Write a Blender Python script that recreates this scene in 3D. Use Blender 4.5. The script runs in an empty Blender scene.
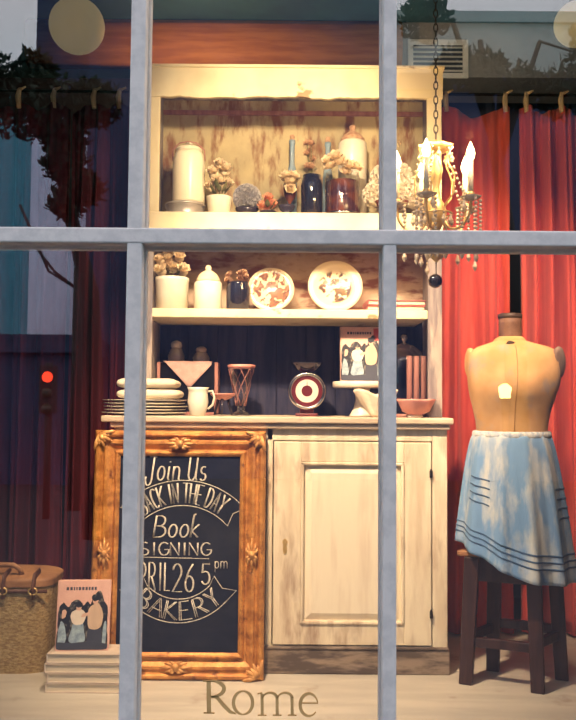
import bpy, math, random
from mathutils import Matrix, Vector, noise as mnoise
R = math.radians
rnd = random.Random(7)
SC = bpy.context.scene
COL = SC.collection
PI = math.pi

# ------------------------------------------------------------------ camera
CAM = Vector((0, 0, 1.03)); F = 800.0
_p, _r = R(3.0), R(0.45)
FWD = Vector((0, math.cos(_p), math.sin(_p)))
_u = Vector((0, -math.sin(_p), math.cos(_p))); _x = Vector((1, 0, 0))
RT = _x * math.cos(_r) + _u * math.sin(_r)
UP = _u * math.cos(_r) - _x * math.sin(_r)
cd = bpy.data.cameras.new('camera'); cam = bpy.data.objects.new('camera', cd); COL.objects.link(cam)
m3 = Matrix((RT, UP, -FWD)).transposed()
cam.matrix_world = Matrix.Translation(CAM) @ m3.to_4x4()
cd.sensor_fit = 'VERTICAL'; cd.sensor_height = 36.0; cd.lens = 36.0 * F / 720
cd.clip_start = 0.02; cd.clip_end = 300
SC.camera = cam

def at(px, py, Y):
    d = FWD * F + RT * (px - 288) + UP * (360 - py)
    return CAM + d * (Y / d.y)
def floor_at(px, py, z=0.0):
    d = FWD * F + RT * (px - 288) + UP * (360 - py)
    return CAM + d * ((z - CAM.z) / d.z)
def X(px, py, Y): return at(px, py, Y).x
def Z(px, py, Y): return at(px, py, Y).z
def mpp(Y): return Y / F       # metres per pixel at depth Y

# ------------------------------------------------------------------ materials
def _new(name):
    m = bpy.data.materials.new(name); m.use_nodes = True
    nt = m.node_tree; nt.nodes.clear()
    return m, nt, nt.nodes, nt.links
def _c(c): return (c[0], c[1], c[2], 1)

def mat(name, c1, c2=None, scale=8, stretch=(1, 1, 1), rough=.6, metal=0, lo=.4, hi=.6, bump=0.0, bscale=None,
        c3=None, s3=3, st3=(1, 1, 1), lo3=.5, hi3=.6, spec=.4, detail=5, sheen=0, emit=None, es=0):
    m, nt, N, L = _new(name)
    out = N.new('ShaderNodeOutputMaterial'); b = N.new('ShaderNodeBsdfPrincipled')
    L.new(b.outputs[0], out.inputs[0])
    b.inputs['Roughness'].default_value = rough; b.inputs['Metallic'].default_value = metal
    b.inputs['Specular IOR Level'].default_value = spec
    b.inputs['Base Color'].default_value = _c(c1)
    if sheen: b.inputs['Sheen Weight'].default_value = sheen
    tc = N.new('ShaderNodeTexCoord')
    def nz(sc, st):
        mp = N.new('ShaderNodeMapping'); mp.inputs['Scale'].default_value = st
        n = N.new('ShaderNodeTexNoise'); n.inputs['Scale'].default_value = sc; n.inputs['Detail'].default_value = detail
        n.inputs['Roughness'].default_value = .6
        L.new(tc.outputs['Object'], mp.inputs[0]); L.new(mp.outputs[0], n.inputs['Vector'])
        return n
    def ramp(n, a, z):
        r = N.new('ShaderNodeMapRange'); r.inputs['From Min'].default_value = a; r.inputs['From Max'].default_value = z
        L.new(n.outputs['Fac'], r.inputs['Value']); return r
    last = None
    if c2 is None: c2 = tuple(x * .82 for x in c1)
    n1 = nz(scale, stretch); r1 = ramp(n1, lo, hi)
    mx = N.new('ShaderNodeMix'); mx.data_type = 'RGBA'
    mx.inputs[6].default_value = _c(c1); mx.inputs[7].default_value = _c(c2)
    L.new(r1.outputs[0], mx.inputs[0]); last = mx.outputs[2]
    if c3 is not None:
        n3 = nz(s3, st3); r3 = ramp(n3, lo3, hi3)
        m2 = N.new('ShaderNodeMix'); m2.data_type = 'RGBA'
        L.new(last, m2.inputs[6]); m2.inputs[7].default_value = _c(c3); L.new(r3.outputs[0], m2.inputs[0]); last = m2.outputs[2]
    L.new(last, b.inputs['Base Color'])
    if bump:
        bp = N.new('ShaderNodeBump'); bp.inputs['Strength'].default_value = bump; bp.inputs['Distance'].default_value = .01
        nb = nz(bscale or scale, stretch); L.new(nb.outputs['Fac'], bp.inputs['Height']); L.new(bp.outputs[0], b.inputs['Normal'])
    if emit:
        b.inputs['Emission Color'].default_value = _c(emit); b.inputs['Emission Strength'].default_value = es
    return m

def clear_mat(name, refl=.05, tint=(1, 1, 1), rough=.0, fres=False, gcol=(1, 1, 1)):
    m, nt, N, L = _new(name)
    out = N.new('ShaderNodeOutputMaterial'); mx = N.new('ShaderNodeMixShader')
    t = N.new('ShaderNodeBsdfTransparent'); g = N.new('ShaderNodeBsdfGlossy')
    t.inputs[0].default_value = _c(tint); g.inputs[0].default_value = _c(gcol); g.inputs['Roughness'].default_value = rough
    if fres:
        lw = N.new('ShaderNodeLayerWeight'); lw.inputs[0].default_value = refl; L.new(lw.outputs['Facing'], mx.inputs[0])
    else: mx.inputs[0].default_value = refl
    L.new(t.outputs[0], mx.inputs[1]); L.new(g.outputs[0], mx.inputs[2]); L.new(mx.outputs[0], out.inputs[0])
    return m

def emit_mat(name, col, s):
    m, nt, N, L = _new(name)
    out = N.new('ShaderNodeOutputMaterial'); e = N.new('ShaderNodeEmission')
    e.inputs[0].default_value = _c(col); e.inputs[1].default_value = s; L.new(e.outputs[0], out.inputs[0]); return m

def radial_mat(name, base, cols, r_in, scale, thr=.52, rough=.25, rim=None, rim_r=None):
    """glazed plate: printed flowers inside radius r_in (object space xz disc), plain or banded rim."""
    m, nt, N, L = _new(name)
    out = N.new('ShaderNodeOutputMaterial'); b = N.new('ShaderNodeBsdfPrincipled'); L.new(b.outputs[0], out.inputs[0])
    b.inputs['Roughness'].default_value = rough
    tc = N.new('ShaderNodeTexCoord'); ln = N.new('ShaderNodeVectorMath'); ln.operation = 'LENGTH'; L.new(tc.outputs['Object'], ln.inputs[0])
    rr = N.new('ShaderNodeMapRange'); rr.inputs['From Min'].default_value = r_in * 1.05; rr.inputs['From Max'].default_value = r_in * .9
    L.new(ln.outputs['Value'], rr.inputs['Value'])
    vo = N.new('ShaderNodeTexNoise'); vo.inputs['Scale'].default_value = scale; vo.inputs['Detail'].default_value = 3; L.new(tc.outputs['Object'], vo.inputs['Vector'])
    vr = N.new('ShaderNodeMapRange'); vr.inputs['From Min'].default_value = thr; vr.inputs['From Max'].default_value = thr + .05; L.new(vo.outputs['Fac'], vr.inputs['Value'])
    mu = N.new('ShaderNodeMath'); mu.operation = 'MULTIPLY'; L.new(rr.outputs[0], mu.inputs[0]); L.new(vr.outputs[0], mu.inputs[1])
    n2 = N.new('ShaderNodeTexNoise'); n2.inputs['Scale'].default_value = scale * .8; L.new(tc.outputs['Object'], n2.inputs['Vector'])
    cr = N.new('ShaderNodeValToRGB'); e = cr.color_ramp.elements
    e[0].position = .40; e[0].color = _c(cols[0]); e[1].position = .62; e[1].color = _c(cols[2])
    k = e.new(.5); k.color = _c(cols[1]); L.new(n2.outputs['Fac'], cr.inputs[0])
    mx = N.new('ShaderNodeMix'); mx.data_type = 'RGBA'; mx.inputs[6].default_value = _c(base); L.new(cr.outputs[0], mx.inputs[7]); L.new(mu.outputs[0], mx.inputs[0])
    L.new(mx.outputs[2], b.inputs['Base Color']); return m

M = {}
M['window_paint'] = mat('window_paint', (.56, .54, .53), (.47, .46, .46), scale=30, rough=.55, bump=.15, c3=(.36, .36, .39), s3=4, st3=(1, 1, .3), lo3=.6, hi3=.75)
M['glass'] = clear_mat('window_glass', .100, (.985, .99, .995))
M['cream'] = mat('cream_paint', (.83, .74, .50), (.74, .63, .40), scale=6, rough=.6, bump=.1, bscale=20, c3=(.36, .24, .12), s3=7, st3=(1, 1, 1.6), lo3=.63, hi3=.68)
M['cream_worn'] = mat('worn_cream_paint', (.80, .71, .52), (.62, .51, .36), scale=14, stretch=(1.6, 1, .25), rough=.7, bump=.25, lo=.42, hi=.68, c3=(.30, .19, .13), s3=6, st3=(1.7, 1, .45), lo3=.54, hi3=.72)
M['cream_panel'] = mat('pale_panel_paint', (.84, .76, .58), (.72, .61, .46), scale=12, stretch=(1.6, 1, .2), rough=.7, bump=.2, lo=.5, hi=.7)
M['grey_wood'] = mat('weathered_grey_wood', (.30, .27, .26), (.19, .17, .18), scale=14, stretch=(3, 1, .25), rough=.8, bump=.3, c3=(.44, .38, .33), s3=9, st3=(2, 1, .3), lo3=.52, hi3=.62)
M['plinth'] = mat('scuffed_plinth_wood', (.30, .23, .17), (.10, .075, .06), scale=13, stretch=(.5, 1, 2), rough=.8, bump=.3, lo=.42, hi=.58)
M['paper_top'] = mat('stained_back_panel_upper', (.54, .45, .26), (.40, .34, .20), scale=4, rough=.85, c3=(.22, .10, .05), s3=9, st3=(1.7, 1, .55), lo3=.49, hi3=.62, detail=8)
M['paper_mid'] = mat('stained_back_panel_middle', (.50, .38, .28), (.38, .27, .20), scale=5, rough=.85, c3=(.20, .08, .05), s3=9, st3=(.6, 1, 1.6), lo3=.50, hi3=.60, detail=7)
M['navy'] = mat('dark_navy_boards', (.016, .020, .050), (.040, .040, .070), scale=9, stretch=(3, 1, .3), rough=.85, bump=.2, spec=.15)
M['counter'] = mat('counter_wood', (.66, .55, .40), (.45, .36, .27), scale=10, stretch=(.3, 1, 2), rough=.6, bump=.2, c3=(.30, .24, .2), s3=5, lo3=.58, hi3=.7)
M['iron'] = mat('dark_iron', (.035, .03, .03), rough=.5, metal=.7)
M['brass'] = mat('aged_brass', (.86, .64, .28), (.66, .46, .18), scale=30, rough=.42, metal=.6)
M['gilt'] = mat('worn_gilt', (.70, .33, .09), (.40, .16, .045), scale=16, rough=.40, metal=.3, bump=.5, bscale=55, c3=(.16, .06, .03), s3=22, lo3=.58, hi3=.7, detail=8)
M['gilt_hi'] = mat('pale_gilt', (.70, .38, .13), (.50, .24, .08), scale=40, rough=.45, metal=.2, bump=.4)
M['slate'] = mat('chalkboard_slate', (.010, .014, .030), (.024, .028, .042), scale=5, rough=.85, lo=.45, hi=.75, spec=.15)
M['chalk'] = mat('chalk', (.68, .64, .52), (.42, .40, .36), scale=120, rough=.95)
M['red_velvet'] = mat('red_curtain', (.70, .115, .085), (.58, .075, .06), scale=20, stretch=(1, 1, .1), rough=.85, sheen=.15)
M['maroon'] = mat('maroon_curtain', (.13, .014, .028), (.09, .010, .024), scale=20, stretch=(1, 1, .1), rough=.85)
M['linen'] = mat('dress_form_linen', (.72, .45, .22), (.64, .37, .15), scale=7, rough=.85, bump=.15, bscale=120, c3=(.50, .38, .28), s3=9, lo3=.54, hi3=.68)
M['arm_cap'] = mat('arm_cap_cloth', (.30, .22, .17), (.20, .13, .10), scale=14, rough=.8)
M['neck'] = mat('dress_form_neck', (.24, .13, .09), (.15, .08, .06), scale=14, rough=.6)
M['dark_cap'] = mat('dress_form_dark', (.07, .045, .04), rough=.5)
M['apron'] = mat('blue_apron', (.17, .32, .54), (.55, .59, .58), scale=10, stretch=(1.5, 1.5, .45), rough=.9, bump=.2, bscale=90, lo=.46, hi=.66)
M['apron_line'] = mat('apron_stripe', (.07, .14, .26), rough=.9)
M['apron_band'] = mat('apron_band', (.70, .72, .68), (.36, .46, .58), scale=60, rough=.9)
M['stool'] = mat('dark_stool_wood', (.060, .026, .022), (.032, .015, .015), scale=12, stretch=(3, 3, .3), rough=.45, bump=.15)
M['stool_edge'] = mat('lit_stool_seat', (.42, .20, .08), (.22, .09, .05), scale=16, rough=.5)  # orange tone stands for lamplight on the seat plank
M['floor'] = mat('painted_floor', (.55, .52, .44), (.46, .43, .37), scale=6, stretch=(.3, 2, 1), rough=.5, c3=(.33, .27, .21), s3=5, lo3=.62, hi3=.74)
M['shop_floor'] = mat('shop_floor', (.20, .12, .07), rough=.5)
M['sill'] = mat('sill_wood', (.42, .36, .28), (.33, .27, .22), scale=8, stretch=(.2, 2, 1), rough=.6)
M['dark_wall'] = mat('dark_shop_wall', (.030, .032, .055), (.022, .024, .042), scale=3, rough=.9)
M['soffit'] = mat('grey_soffit', (.20, .20, .19), (.17, .17, .17), scale=3, rough=.9)
M['beam'] = mat('brown_beam', (.34, .145, .045), (.24, .09, .03), scale=9, stretch=(.25, 1, 2.5), rough=.7)
M['ceil'] = mat('teal_ceiling', (.035, .11, .14), (.03, .08, .11), scale=2, rough=.9)
M['vent'] = mat('vent_paint', (.55, .55, .50), rough=.5)
M['vent_dark'] = mat('vent_shadow', (.03, .04, .06), rough=.8)
M['globe'] = mat('opal_globe', (.80, .70, .45), (.76, .66, .42), rough=.3, emit=(1, .76, .32), es=.16)
M['white_cer'] = mat('white_ceramic', (.84, .79, .66), (.77, .70, .56), scale=10, rough=.25)
M['enamel'] = mat('cream_enamel', (.86, .78, .60), (.72, .60, .44), scale=5, rough=.3, lo=.5, hi=.75)
M['tin'] = mat('grey_tin', (.50, .47, .42), (.36, .33, .31), scale=12, rough=.4, metal=.5)
M['dark_glass'] = mat('dark_glass', (.012, .014, .030), (.02, .016, .02), rough=.08, spec=.7)
M['amber'] = mat('amber_glass_fill', (.16, .05, .03), (.05, .02, .03), scale=20, rough=.2)
M['clear'] = clear_mat('clear_glassware', .35, (.93, .95, .96), .03, fres=True)
M['blue_glass'] = mat('blue_bottle_glass', (.20, .32, .44), (.30, .38, .44), rough=.12)
M['petal_cream'] = mat('cream_petals', (.86, .74, .52), (.76, .58, .38), scale=40, rough=.8)
M['petal_white'] = mat('white_petals', (.88, .82, .70), (.80, .72, .58), scale=40, rough=.8)
M['petal_coral'] = mat('coral_petals', (.72, .25, .14), (.80, .42, .26), scale=40, rough=.8)
M['petal_blue'] = mat('grey_blue_petals', (.42, .42, .46), (.52, .50, .50), scale=40, rough=.8)
M['petal_brown'] = mat('dried_brown_petals', (.40, .22, .13), (.60, .40, .25), scale=60, rough=.9)
M['leaf'] = mat('dull_green_leaf', (.13, .14, .06), (.20, .18, .08), scale=20, rough=.7)
M['dark_cer'] = mat('dark_ceramic', (.035, .03, .045), rough=.2)
M['pink_cer'] = mat('pink_ceramic', (.72, .34, .28), (.64, .27, .22), scale=12, rough=.3)
M['pink_cloth'] = mat('dusty_pink_cloth', (.58, .38, .34), (.50, .31, .28), scale=30, rough=.9)
M['rose_wood'] = mat('pinkish_wood', (.42, .20, .16), (.28, .12, .10), scale=14, stretch=(2, 1, .4), rough=.7)
M['black_wood'] = mat('black_box_wood', (.006, .006, .010), rough=.8, spec=.1)
M['linen_white'] = mat('white_linen', (.86, .78, .62), (.78, .68, .52), scale=12, rough=.9, bump=.1)
M['napkin'] = mat('cream_napkin', (.86, .76, .58), (.74, .62, .46), scale=20, rough=.9)
M['steel'] = mat('polished_steel', (.62, .60, .58), rough=.18, metal=1)
M['dial_red'] = mat('dial_dark_red', (.12, .012, .018), rough=.4)
M['dial_white'] = mat('dial_white', (.82, .76, .66), rough=.4)
M['scale_red'] = mat('scale_red_enamel', (.16, .03, .03), rough=.3)
M['rod_wood'] = mat('brown_rod_wood', (.26, .12, .10), (.16, .07, .06), scale=16, stretch=(4, 4, .4), rough=.7)
M['book_pink'] = mat('pink_book_cover', (.74, .46, .38), (.70, .42, .34), scale=20, rough=.6)
M['book_rose'] = mat('rose_book_cover', (.42, .13, .11), (.36, .11, .10), scale=20, rough=.7)
M['book_grey'] = mat('pale_book_cover', (.62, .52, .42), rough=.6)
M['pages'] = mat('book_pages', (.76, .68, .52), (.62, .54, .40), scale=40, stretch=(.1, .1, 5), rough=.9)
M['pic_dark'] = mat('cover_dark', (.012, .016, .030), (.24, .22, .18), scale=42, rough=.5, lo=.52, hi=.66)
M['pic_skin'] = mat('cover_skin', (.72, .46, .34), rough=.5)
M['pic_white'] = mat('cover_white', (.80, .70, .58), rough=.5)
M['pic_blue'] = mat('cover_blue', (.36, .48, .54), (.20, .28, .36), scale=40, rough=.5)
M['pic_shirt'] = mat('cover_shirt', (.66, .48, .34), rough=.5)
M['pic_jean'] = mat('cover_trousers', (.05, .06, .09), rough=.5)
M['pic_red'] = mat('cover_red', (.62, .10, .09), rough=.5)
M['wicker'] = mat('tan_wicker', (.46, .34, .16), (.30, .20, .09), scale=60, stretch=(1, 1, 2), rough=.8, bump=.6, bscale=70)
M['leather'] = mat('brown_leather', (.15, .07, .045), (.09, .04, .03), scale=20, rough=.5)
M['leather_tan'] = mat('tan_leather', (.40, .21, .10), (.28, .14, .07), scale=12, rough=.55)
M['gold_vinyl'] = mat('gold_lettering', (.50, .33, .14), (.42, .27, .11), scale=20, rough=.5)
M['candle'] = mat('candle_sleeve', (.90, .80, .58), rough=.4)
M['bulb'] = emit_mat('lit_bulb', (1, .74, .34), 16)
M['crystal'] = mat('crystal', (.95, .88, .72), (.88, .78, .58), scale=60, rough=.08, spec=1.0)
M['crystal'].node_tree.nodes['Principled BSDF'].inputs['Transmission Weight'].default_value = .55
M['dark_ball'] = mat('smoked_crystal', (.10, .09, .10), rough=.06, metal=.8)
M['clip'] = mat('cream_clip', (.72, .58, .36), rough=.6)
M['asphalt'] = mat('asphalt', (.030, .030, .042), (.022, .022, .032), rough=.9)
M['facade_dark'] = mat('navy_haze_facade', (.050, .055, .115), (.04, .045, .09), scale=1, rough=.9)  # navy picked so its reflection lays blue haze over the blacks
M['facade_grey'] = mat('pale_grey_facade', (.60, .56, .50), (.52, .50, .46), scale=.4, rough=.9)
M['facade_lav'] = mat('pale_stone_facade', (.86, .74, .92), (.78, .68, .86), scale=1, rough=.9)
M['facade_teal'] = mat('teal_facade', (.12, .36, .46), (.10, .32, .42), scale=1, rough=.9)
M['tree_leaf'] = mat('tree_leaf', (.020, .032, .018), rough=.8)
M['bark'] = mat('bark', (.04, .03, .03), rough=.9)
M['facade_own'] = mat('shop_facade', (.30, .33, .38), rough=.7)
M['lantern_lit'] = emit_mat('lantern_lit', (1, .66, .22), 16)
M['signal_red'] = emit_mat('signal_red', (1, .05, .02), 9)
M['signal_off'] = mat('signal_off', (.05, .04, .02), rough=.3)

# ------------------------------------------------------------------ mesh builder
ORG = {}
class MB:
    def __init__(s, xf=None): s.v = []; s.f = []; s.mi = []; s.sm = []; s.xf = xf
    def add(s, vs, fs, m=0, smooth=True):
        b = len(s.v)
        for p in vs:
            p = Vector(p)
            s.v.append(s.xf @ p if s.xf is not None else p)
        for f in fs: s.f.append([b + i for i in f]); s.mi.append(m); s.sm.append(smooth)
        return s
    def box(s, x0, x1, y0, y1, z0, z1, m=0):
        vs = [(x, y, z) for z in (z0, z1) for y in (y0, y1) for x in (x0, x1)]
        return s.add(vs, [(0, 2, 3, 1), (4, 5, 7, 6), (0, 1, 5, 4), (2, 6, 7, 3), (0, 4, 6, 2), (1, 3, 7, 5)], m, False)
    def lathe(s, c, prof, n=32, m=0, sx=1, sy=1, smooth=True, cap=True, wob=None):
        c = Vector(c); vs = []; fs = []
        for i, (r, z) in enumerate(prof):
            for k in range(n):
                a = 2 * PI * k / n; w = wob(a, i) if wob else 1
                vs.append((c.x + r * w * sx * math.cos(a), c.y + r * w * sy * math.sin(a), c.z + z))
        for i in range(len(prof) - 1):
            for k in range(n):
                k2 = (k + 1) % n
                fs.append((i * n + k, i * n + k2, (i + 1) * n + k2, (i + 1) * n + k))
        if cap:
            fs.append(tuple(range(n))[::-1]); fs.append(tuple((len(prof) - 1) * n + k for k in range(n)))
        return s.add(vs, fs, m, smooth)
    def tube(s, pts, r, n=8, m=0, closed=False, flat=1.0):
        pts = [Vector(p) for p in pts]; N_ = len(pts); vs = []; fs = []
        rs = r if isinstance(r, (list, tuple)) else [r] * N_
        ref = None
        for i, p in enumerate(pts):
            if closed: t = pts[(i + 1) % N_] - pts[i - 1]
            else: t = pts[min(i + 1, N_ - 1)] - pts[max(i - 1, 0)]
            if t.length < 1e-9: t = Vector((0, 0, 1))
            t.normalize()
            if ref is None:
                ref = Vector((0, 1, 0)) if abs(t.y) < .9 else Vector((1, 0, 0))
            a = (ref - t * ref.dot(t))
            if a.length < 1e-6: a = t.orthogonal()
            a.normalize(); ref = a; b = t.cross(a)
            for k in range(n):
                an = 2 * PI * k / n
                vs.append(p + a * (rs[i] * flat * math.cos(an)) + b * (rs[i] * math.sin(an)))
        for i in range(N_ if closed else N_ - 1):
            j = (i + 1) % N_
            for k in range(n):
                k2 = (k + 1) % n
                fs.append((i * n + k, i * n + k2, j * n + k2, j * n + k))
        if not closed: fs.append(tuple(range(n))[::-1]); fs.append(tuple((N_ - 1) * n + k for k in range(n)))
        return s.add(vs, fs, m)
    def ball(s, c, r, n=16, m=0, wob=0.0, seed=0, ws=6):
        rx, ry, rz = r if isinstance(r, (tuple, list)) else (r, r, r); c = Vector(c); vs = []; fs = []
        h = max(6, n // 2)
        for i in range(h + 1):
            t = PI * i / h
            for k in range(n):
                a = 2 * PI * k / n
                d = Vector((math.sin(t) * math.cos(a), math.sin(t) * math.sin(a), -math.cos(t)))
                w = 1 + (wob * mnoise.noise(d * ws / 2 + Vector((seed, 0, 0))) if wob else 0)
                vs.append(c + Vector((d.x * rx, d.y * ry, d.z * rz)) * w)
        for i in range(h):
            for k in range(n):
                k2 = (k + 1) % n; fs.append((i * n + k, i * n + k2, (i + 1) * n + k2, (i + 1) * n + k))
        return s.add(vs, fs, m)
    def prism(s, poly, y0, y1, m=0):
        """polygon in the xz plane, counter-clockwise seen from -Y, from y0 (front) to y1"""
        n = len(poly)
        vs = [(x, y0, z) for x, z in poly] + [(x, y1, z) for x, z in poly]
        fs = [tuple(range(n)), tuple(range(2 * n - 1, n - 1, -1))]
        for i in range(n): j = (i + 1) % n; fs.append((i, i + n, j + n, j))
        return s.add(vs, fs, m, False)
    def grid(s, fn, nu, nv, m=0, wrap=False):
        vs = [fn(i / nu, j / nv) for j in range(nv + 1) for i in range(nu if wrap else nu + 1)]
        w = nu if wrap else nu + 1; fs = []
        for j in range(nv):
            for i in range(nu):
                i2 = (i + 1) % w
                fs.append((j * w + i, j * w + i2, (j + 1) * w + i2, (j + 1) * w + i))
        return s.add(vs, fs, m)
    def petal(s, c, out, up, ln, wd, curl, m=0):
        out = Vector(out).normalized(); up = Vector(up).normalized(); side = out.cross(up)
        c = Vector(c)
        def fn(u, v):
            w = math.sin(PI * min(1, .12 + v * .88)) ** .6 * wd
            return c + side * ((u - .5) * 2 * w) + out * (ln * v * math.cos(curl * v)) + up * (ln * v * math.sin(curl * v) + (abs(u - .5) * 2) ** 2 * wd * .5)
        return s.grid(fn, 2, 3, m)
    def rose(s, c, r, m=0, up=(0, -.5, .85)):
        up = Vector(up).normalized(); a = up.orthogonal().normalized(); b = up.cross(a)
        for ring, (k, cr, l) in enumerate(((6, .35, 1.0), (5, .9, .85), (4, 1.35, .6))):
            for i in range(k):
                an = 2 * PI * (i + .5 * ring) / k
                s.petal(c, a * math.cos(an) + b * math.sin(an), up, r * l, r * .5, cr, m)
        return s
    def cluster(s, c, r, k, fr, m=0, squash=1.0):
        c = Vector(c)
        for i in range(k):
            z = 1 - 1.7 * (i + .5) / k; a = i * 2.39996
            q = math.sqrt(max(0, 1 - z * z)); d = Vector((q * math.cos(a), q * math.sin(a), z))
            s.rose(c + Vector((d.x * r, d.y * r, d.z * r * squash)), fr, m, d)
        return s
    def build(s, name, mats, parent=None, bevel=0, sub=0, solid=0, flat=False):
        if not isinstance(mats, (list, tuple)): mats = [mats]
        if parent is not None: org = ORG[parent]
        else:
            xs = [p.x for p in s.v]; ys = [p.y for p in s.v]; zs = [p.z for p in s.v]
            org = Vector(((min(xs) + max(xs)) / 2, (min(ys) + max(ys)) / 2, min(zs)))
        me = bpy.data.meshes.new(name)
        me.from_pydata([p - org for p in s.v], [], s.f)
        for mm in mats: me.materials.append(mm)
        for i, p in enumerate(me.polygons): p.material_index = s.mi[i]; p.use_smooth = s.sm[i] and not flat
        me.update()
        o = bpy.data.objects.new(name, me); COL.objects.link(o)
        if parent is not None: o.parent = parent
        else: o.location = org
        ORG[o] = org
        if bevel:
            b = o.modifiers.new('bevel', 'BEVEL'); b.width = bevel; b.segments = 2; b.limit_method = 'ANGLE'; b.angle_limit = R(50)
        if solid:
            d = o.modifiers.new('solid', 'SOLIDIFY'); d.thickness = solid; d.offset = 0
        if sub:
            u = o.modifiers.new('sub', 'SUBSURF'); u.levels = sub; u.render_levels = sub
        return o

def tag(o, label, cat, group=None, kind=None):
    if label: o['label'] = label
    if cat: o['category'] = cat
    if group: o['group'] = group
    if kind: o['kind'] = kind
    return o
def thing(name, loc, label, cat, group=None):
    o = bpy.data.objects.new(name, None); COL.objects.link(o); o.location = loc; o.empty_display_size = .05
    ORG[o] = Vector(loc); return tag(o, label, cat, group)
def struct(o): o['kind'] = 'structure'; return o
def copy_tree(o, dx, label=None):
    c = o.copy(); COL.objects.link(c); c.location = o.location + Vector(dx)
    if label: c['label'] = label
    for ch in list(o.children):
        k = ch.copy(); COL.objects.link(k); k.parent = c
        for g in list(ch.children):
            h = g.copy(); COL.objects.link(h); h.parent = k
    return c

# ------------------------------------------------------------------ depths
YG = 1.9                      # window glass
YB, YU, YBK = 3.10, 3.18, 3.52   # hutch base front, upper front, back
SHZ = Z(288, 213, YU)         # top of upper shelf
SHZ2 = Z(288, 309, YU)        # top of middle shelf
CTZ = Z(288, 417, 3.065)       # counter top

# ------------------------------------------------------------------ setting
struct(MB().box(-2.6, 2.6, 2.64, 3.72, -.18, 0).build('floor', M['floor'], bevel=.008))
struct(MB().box(-2.6, 2.6, 1.96, 2.64, -.16, -.13).build('trim_1', M['sill']))
struct(MB().box(-2.6, 2.6, 3.72, 6.2, -.45, -.40).build('floor_shop', M['shop_floor']))
struct(MB().box(-2.6, 2.6, 3.68, 3.72, -.40, -.18).build('trim_2', M['sill']))
struct(MB().box(-2.6, 2.6, 6.0, 6.1, -.40, 3.65).build('wall_back', M['dark_wall']))
struct(MB().box(-2.7, -2.6, 1.96, 6.1, -.40, 3.65).build('wall_left', M['dark_wall']))
struct(MB().box(2.6, 2.7, 1.96, 6.1, -.40, 3.65).build('wall_right', M['dark_wall']))
YS = 5.0
sz0, sz1 = Z(288, 72, YS), Z(288, 17, YS)
struct(MB().box(-2.6, 2.6, 1.96, 6.1, sz1, sz1 + .1).build('ceiling', M['ceil']))
bx = X(402, 45, YS)
struct(MB().box(bx - .3, 2.6, YS + .06, YS + .5, sz0, sz1).build('wall_soffit', M['soffit']))
prof = [(-.0, sz0 + .035), (-.05, sz0 + .05), (-.085, sz0 + .10), (-.10, sz0 + .17), (-.085, sz1 - .06), (-.04, sz1 - .015)]
b = MB(); vs = []
for xx in (X(26, 45, YS), bx):
    vs += [(xx, YS + .06 + y, z) for y, z in prof]
n = len(prof)
b.add(vs, [(i, i + 1, n + i + 1, n + i) for i in range(n - 1)] + [(n - 1, 0, n, 2 * n - 1), tuple(range(n))[::-1], tuple(range(n, 2 * n))])
struct(b.build('trim_3', M['beam']))
# shop front around the window
fx = X(620, 240, YG); fl = X(-112, 240, YG)
struct(MB().box(-3.2, fl - .05, 1.86, 1.96, -.6, 4.2).build('wall_front_left', M['facade_own']))
struct(MB().box(fx + .05, 3.2, 1.86, 1.96, -.6, 4.2).build('wall_front_right', M['facade_own']))
struct(MB().box(fl - .05, fx + .05, 1.86, 1.96, 2.9, 4.2).build('wall_front_header', M['facade_own']))
struct(MB().box(fl - .05, fx + .05, 1.84, 1.96, -.6, -.16).build('wall_front_sill', M['facade_own']))
# window: bars are a profile of a flat outer nose and a wider inner rebate
win = struct(thing('window_1', (0, YG, -.16), None, None))
bxl = X(136, 360, YG); bxr = X(387.5, 360, YG); bz = Z(288, 240.5, YG)
def bar_v(x, w, name):
    b = MB()
    b.box(x - w * .42, x + w * .42, YG - .045, YG - .008, -.16, 2.9)
    b.box(x - w * .5, x + w * .5, YG + .006, YG + .03, -.16, 2.9)
    b.build(name, M['window_paint'], win, bevel=.004)
bar_v(bxl, .0425, 'muntin'); bar_v(bxr, .0375, 'muntin')
b = MB(); b.box(fl, fx, YG - .047, YG - .008, bz - .0185, bz + .0185); b.box(fl, fx, YG + .006, YG + .033, bz - .024, bz + .021)
b.build('muntin', M['window_paint'], win, bevel=.004)
b = MB()
b.box(fl - .05, fl, 1.84, 1.95, -.16, 2.9); b.box(fx, fx + .05, 1.84, 1.95, -.16, 2.9)
b.box(fl, fx, 1.84, 1.95, 2.85, 2.9); b.box(fl, fx, 1.84, 1.95, -.16, -.11)
b.build('window_frame', M['window_paint'], win, bevel=.004)
for (a0, a1) in ((fl, bxl), (bxl, bxr), (bxr, fx)):
    for (c0, c1) in ((-.11, bz), (bz, 2.85)):
        MB().box(a0, a1, YG - .003, YG + .003, c0, c1).build('window_pane', M['glass'], win)

# ------------------------------------------------------------------ ribbons for the serif window lettering
def ribbon(mb, pts, ws, y0, y1, m=0):
    L_, R_ = [], []
    for i, (x, z) in enumerate(pts):
        x0, z0 = pts[max(0, i - 1)]; x1, z1 = pts[min(len(pts) - 1, i + 1)]
        d = math.hypot(x1 - x0, z1 - z0) or 1; nx, nz = -(z1 - z0) / d, (x1 - x0) / d
        w = (ws[i] if isinstance(ws, list) else ws) / 2
        L_.append((x + nx * w, z + nz * w)); R_.append((x - nx * w, z - nz * w))
    n = len(pts)
    vs = [(x, y0, z) for x, z in L_] + [(x, y0, z) for x, z in R_] + [(x, y1, z) for x, z in L_] + [(x, y1, z) for x, z in R_]
    fs = []
    for i in range(n - 1):
        fs += [(i, n + i, n + i + 1, i + 1), (2 * n + i, 2 * n + i + 1, 3 * n + i + 1, 3 * n + i), (i, i + 1, 2 * n + i + 1, 2 * n + i), (n + i, 3 * n + i, 3 * n + i + 1, n + i + 1)]
    mb.add(vs, fs, m, False)
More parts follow.
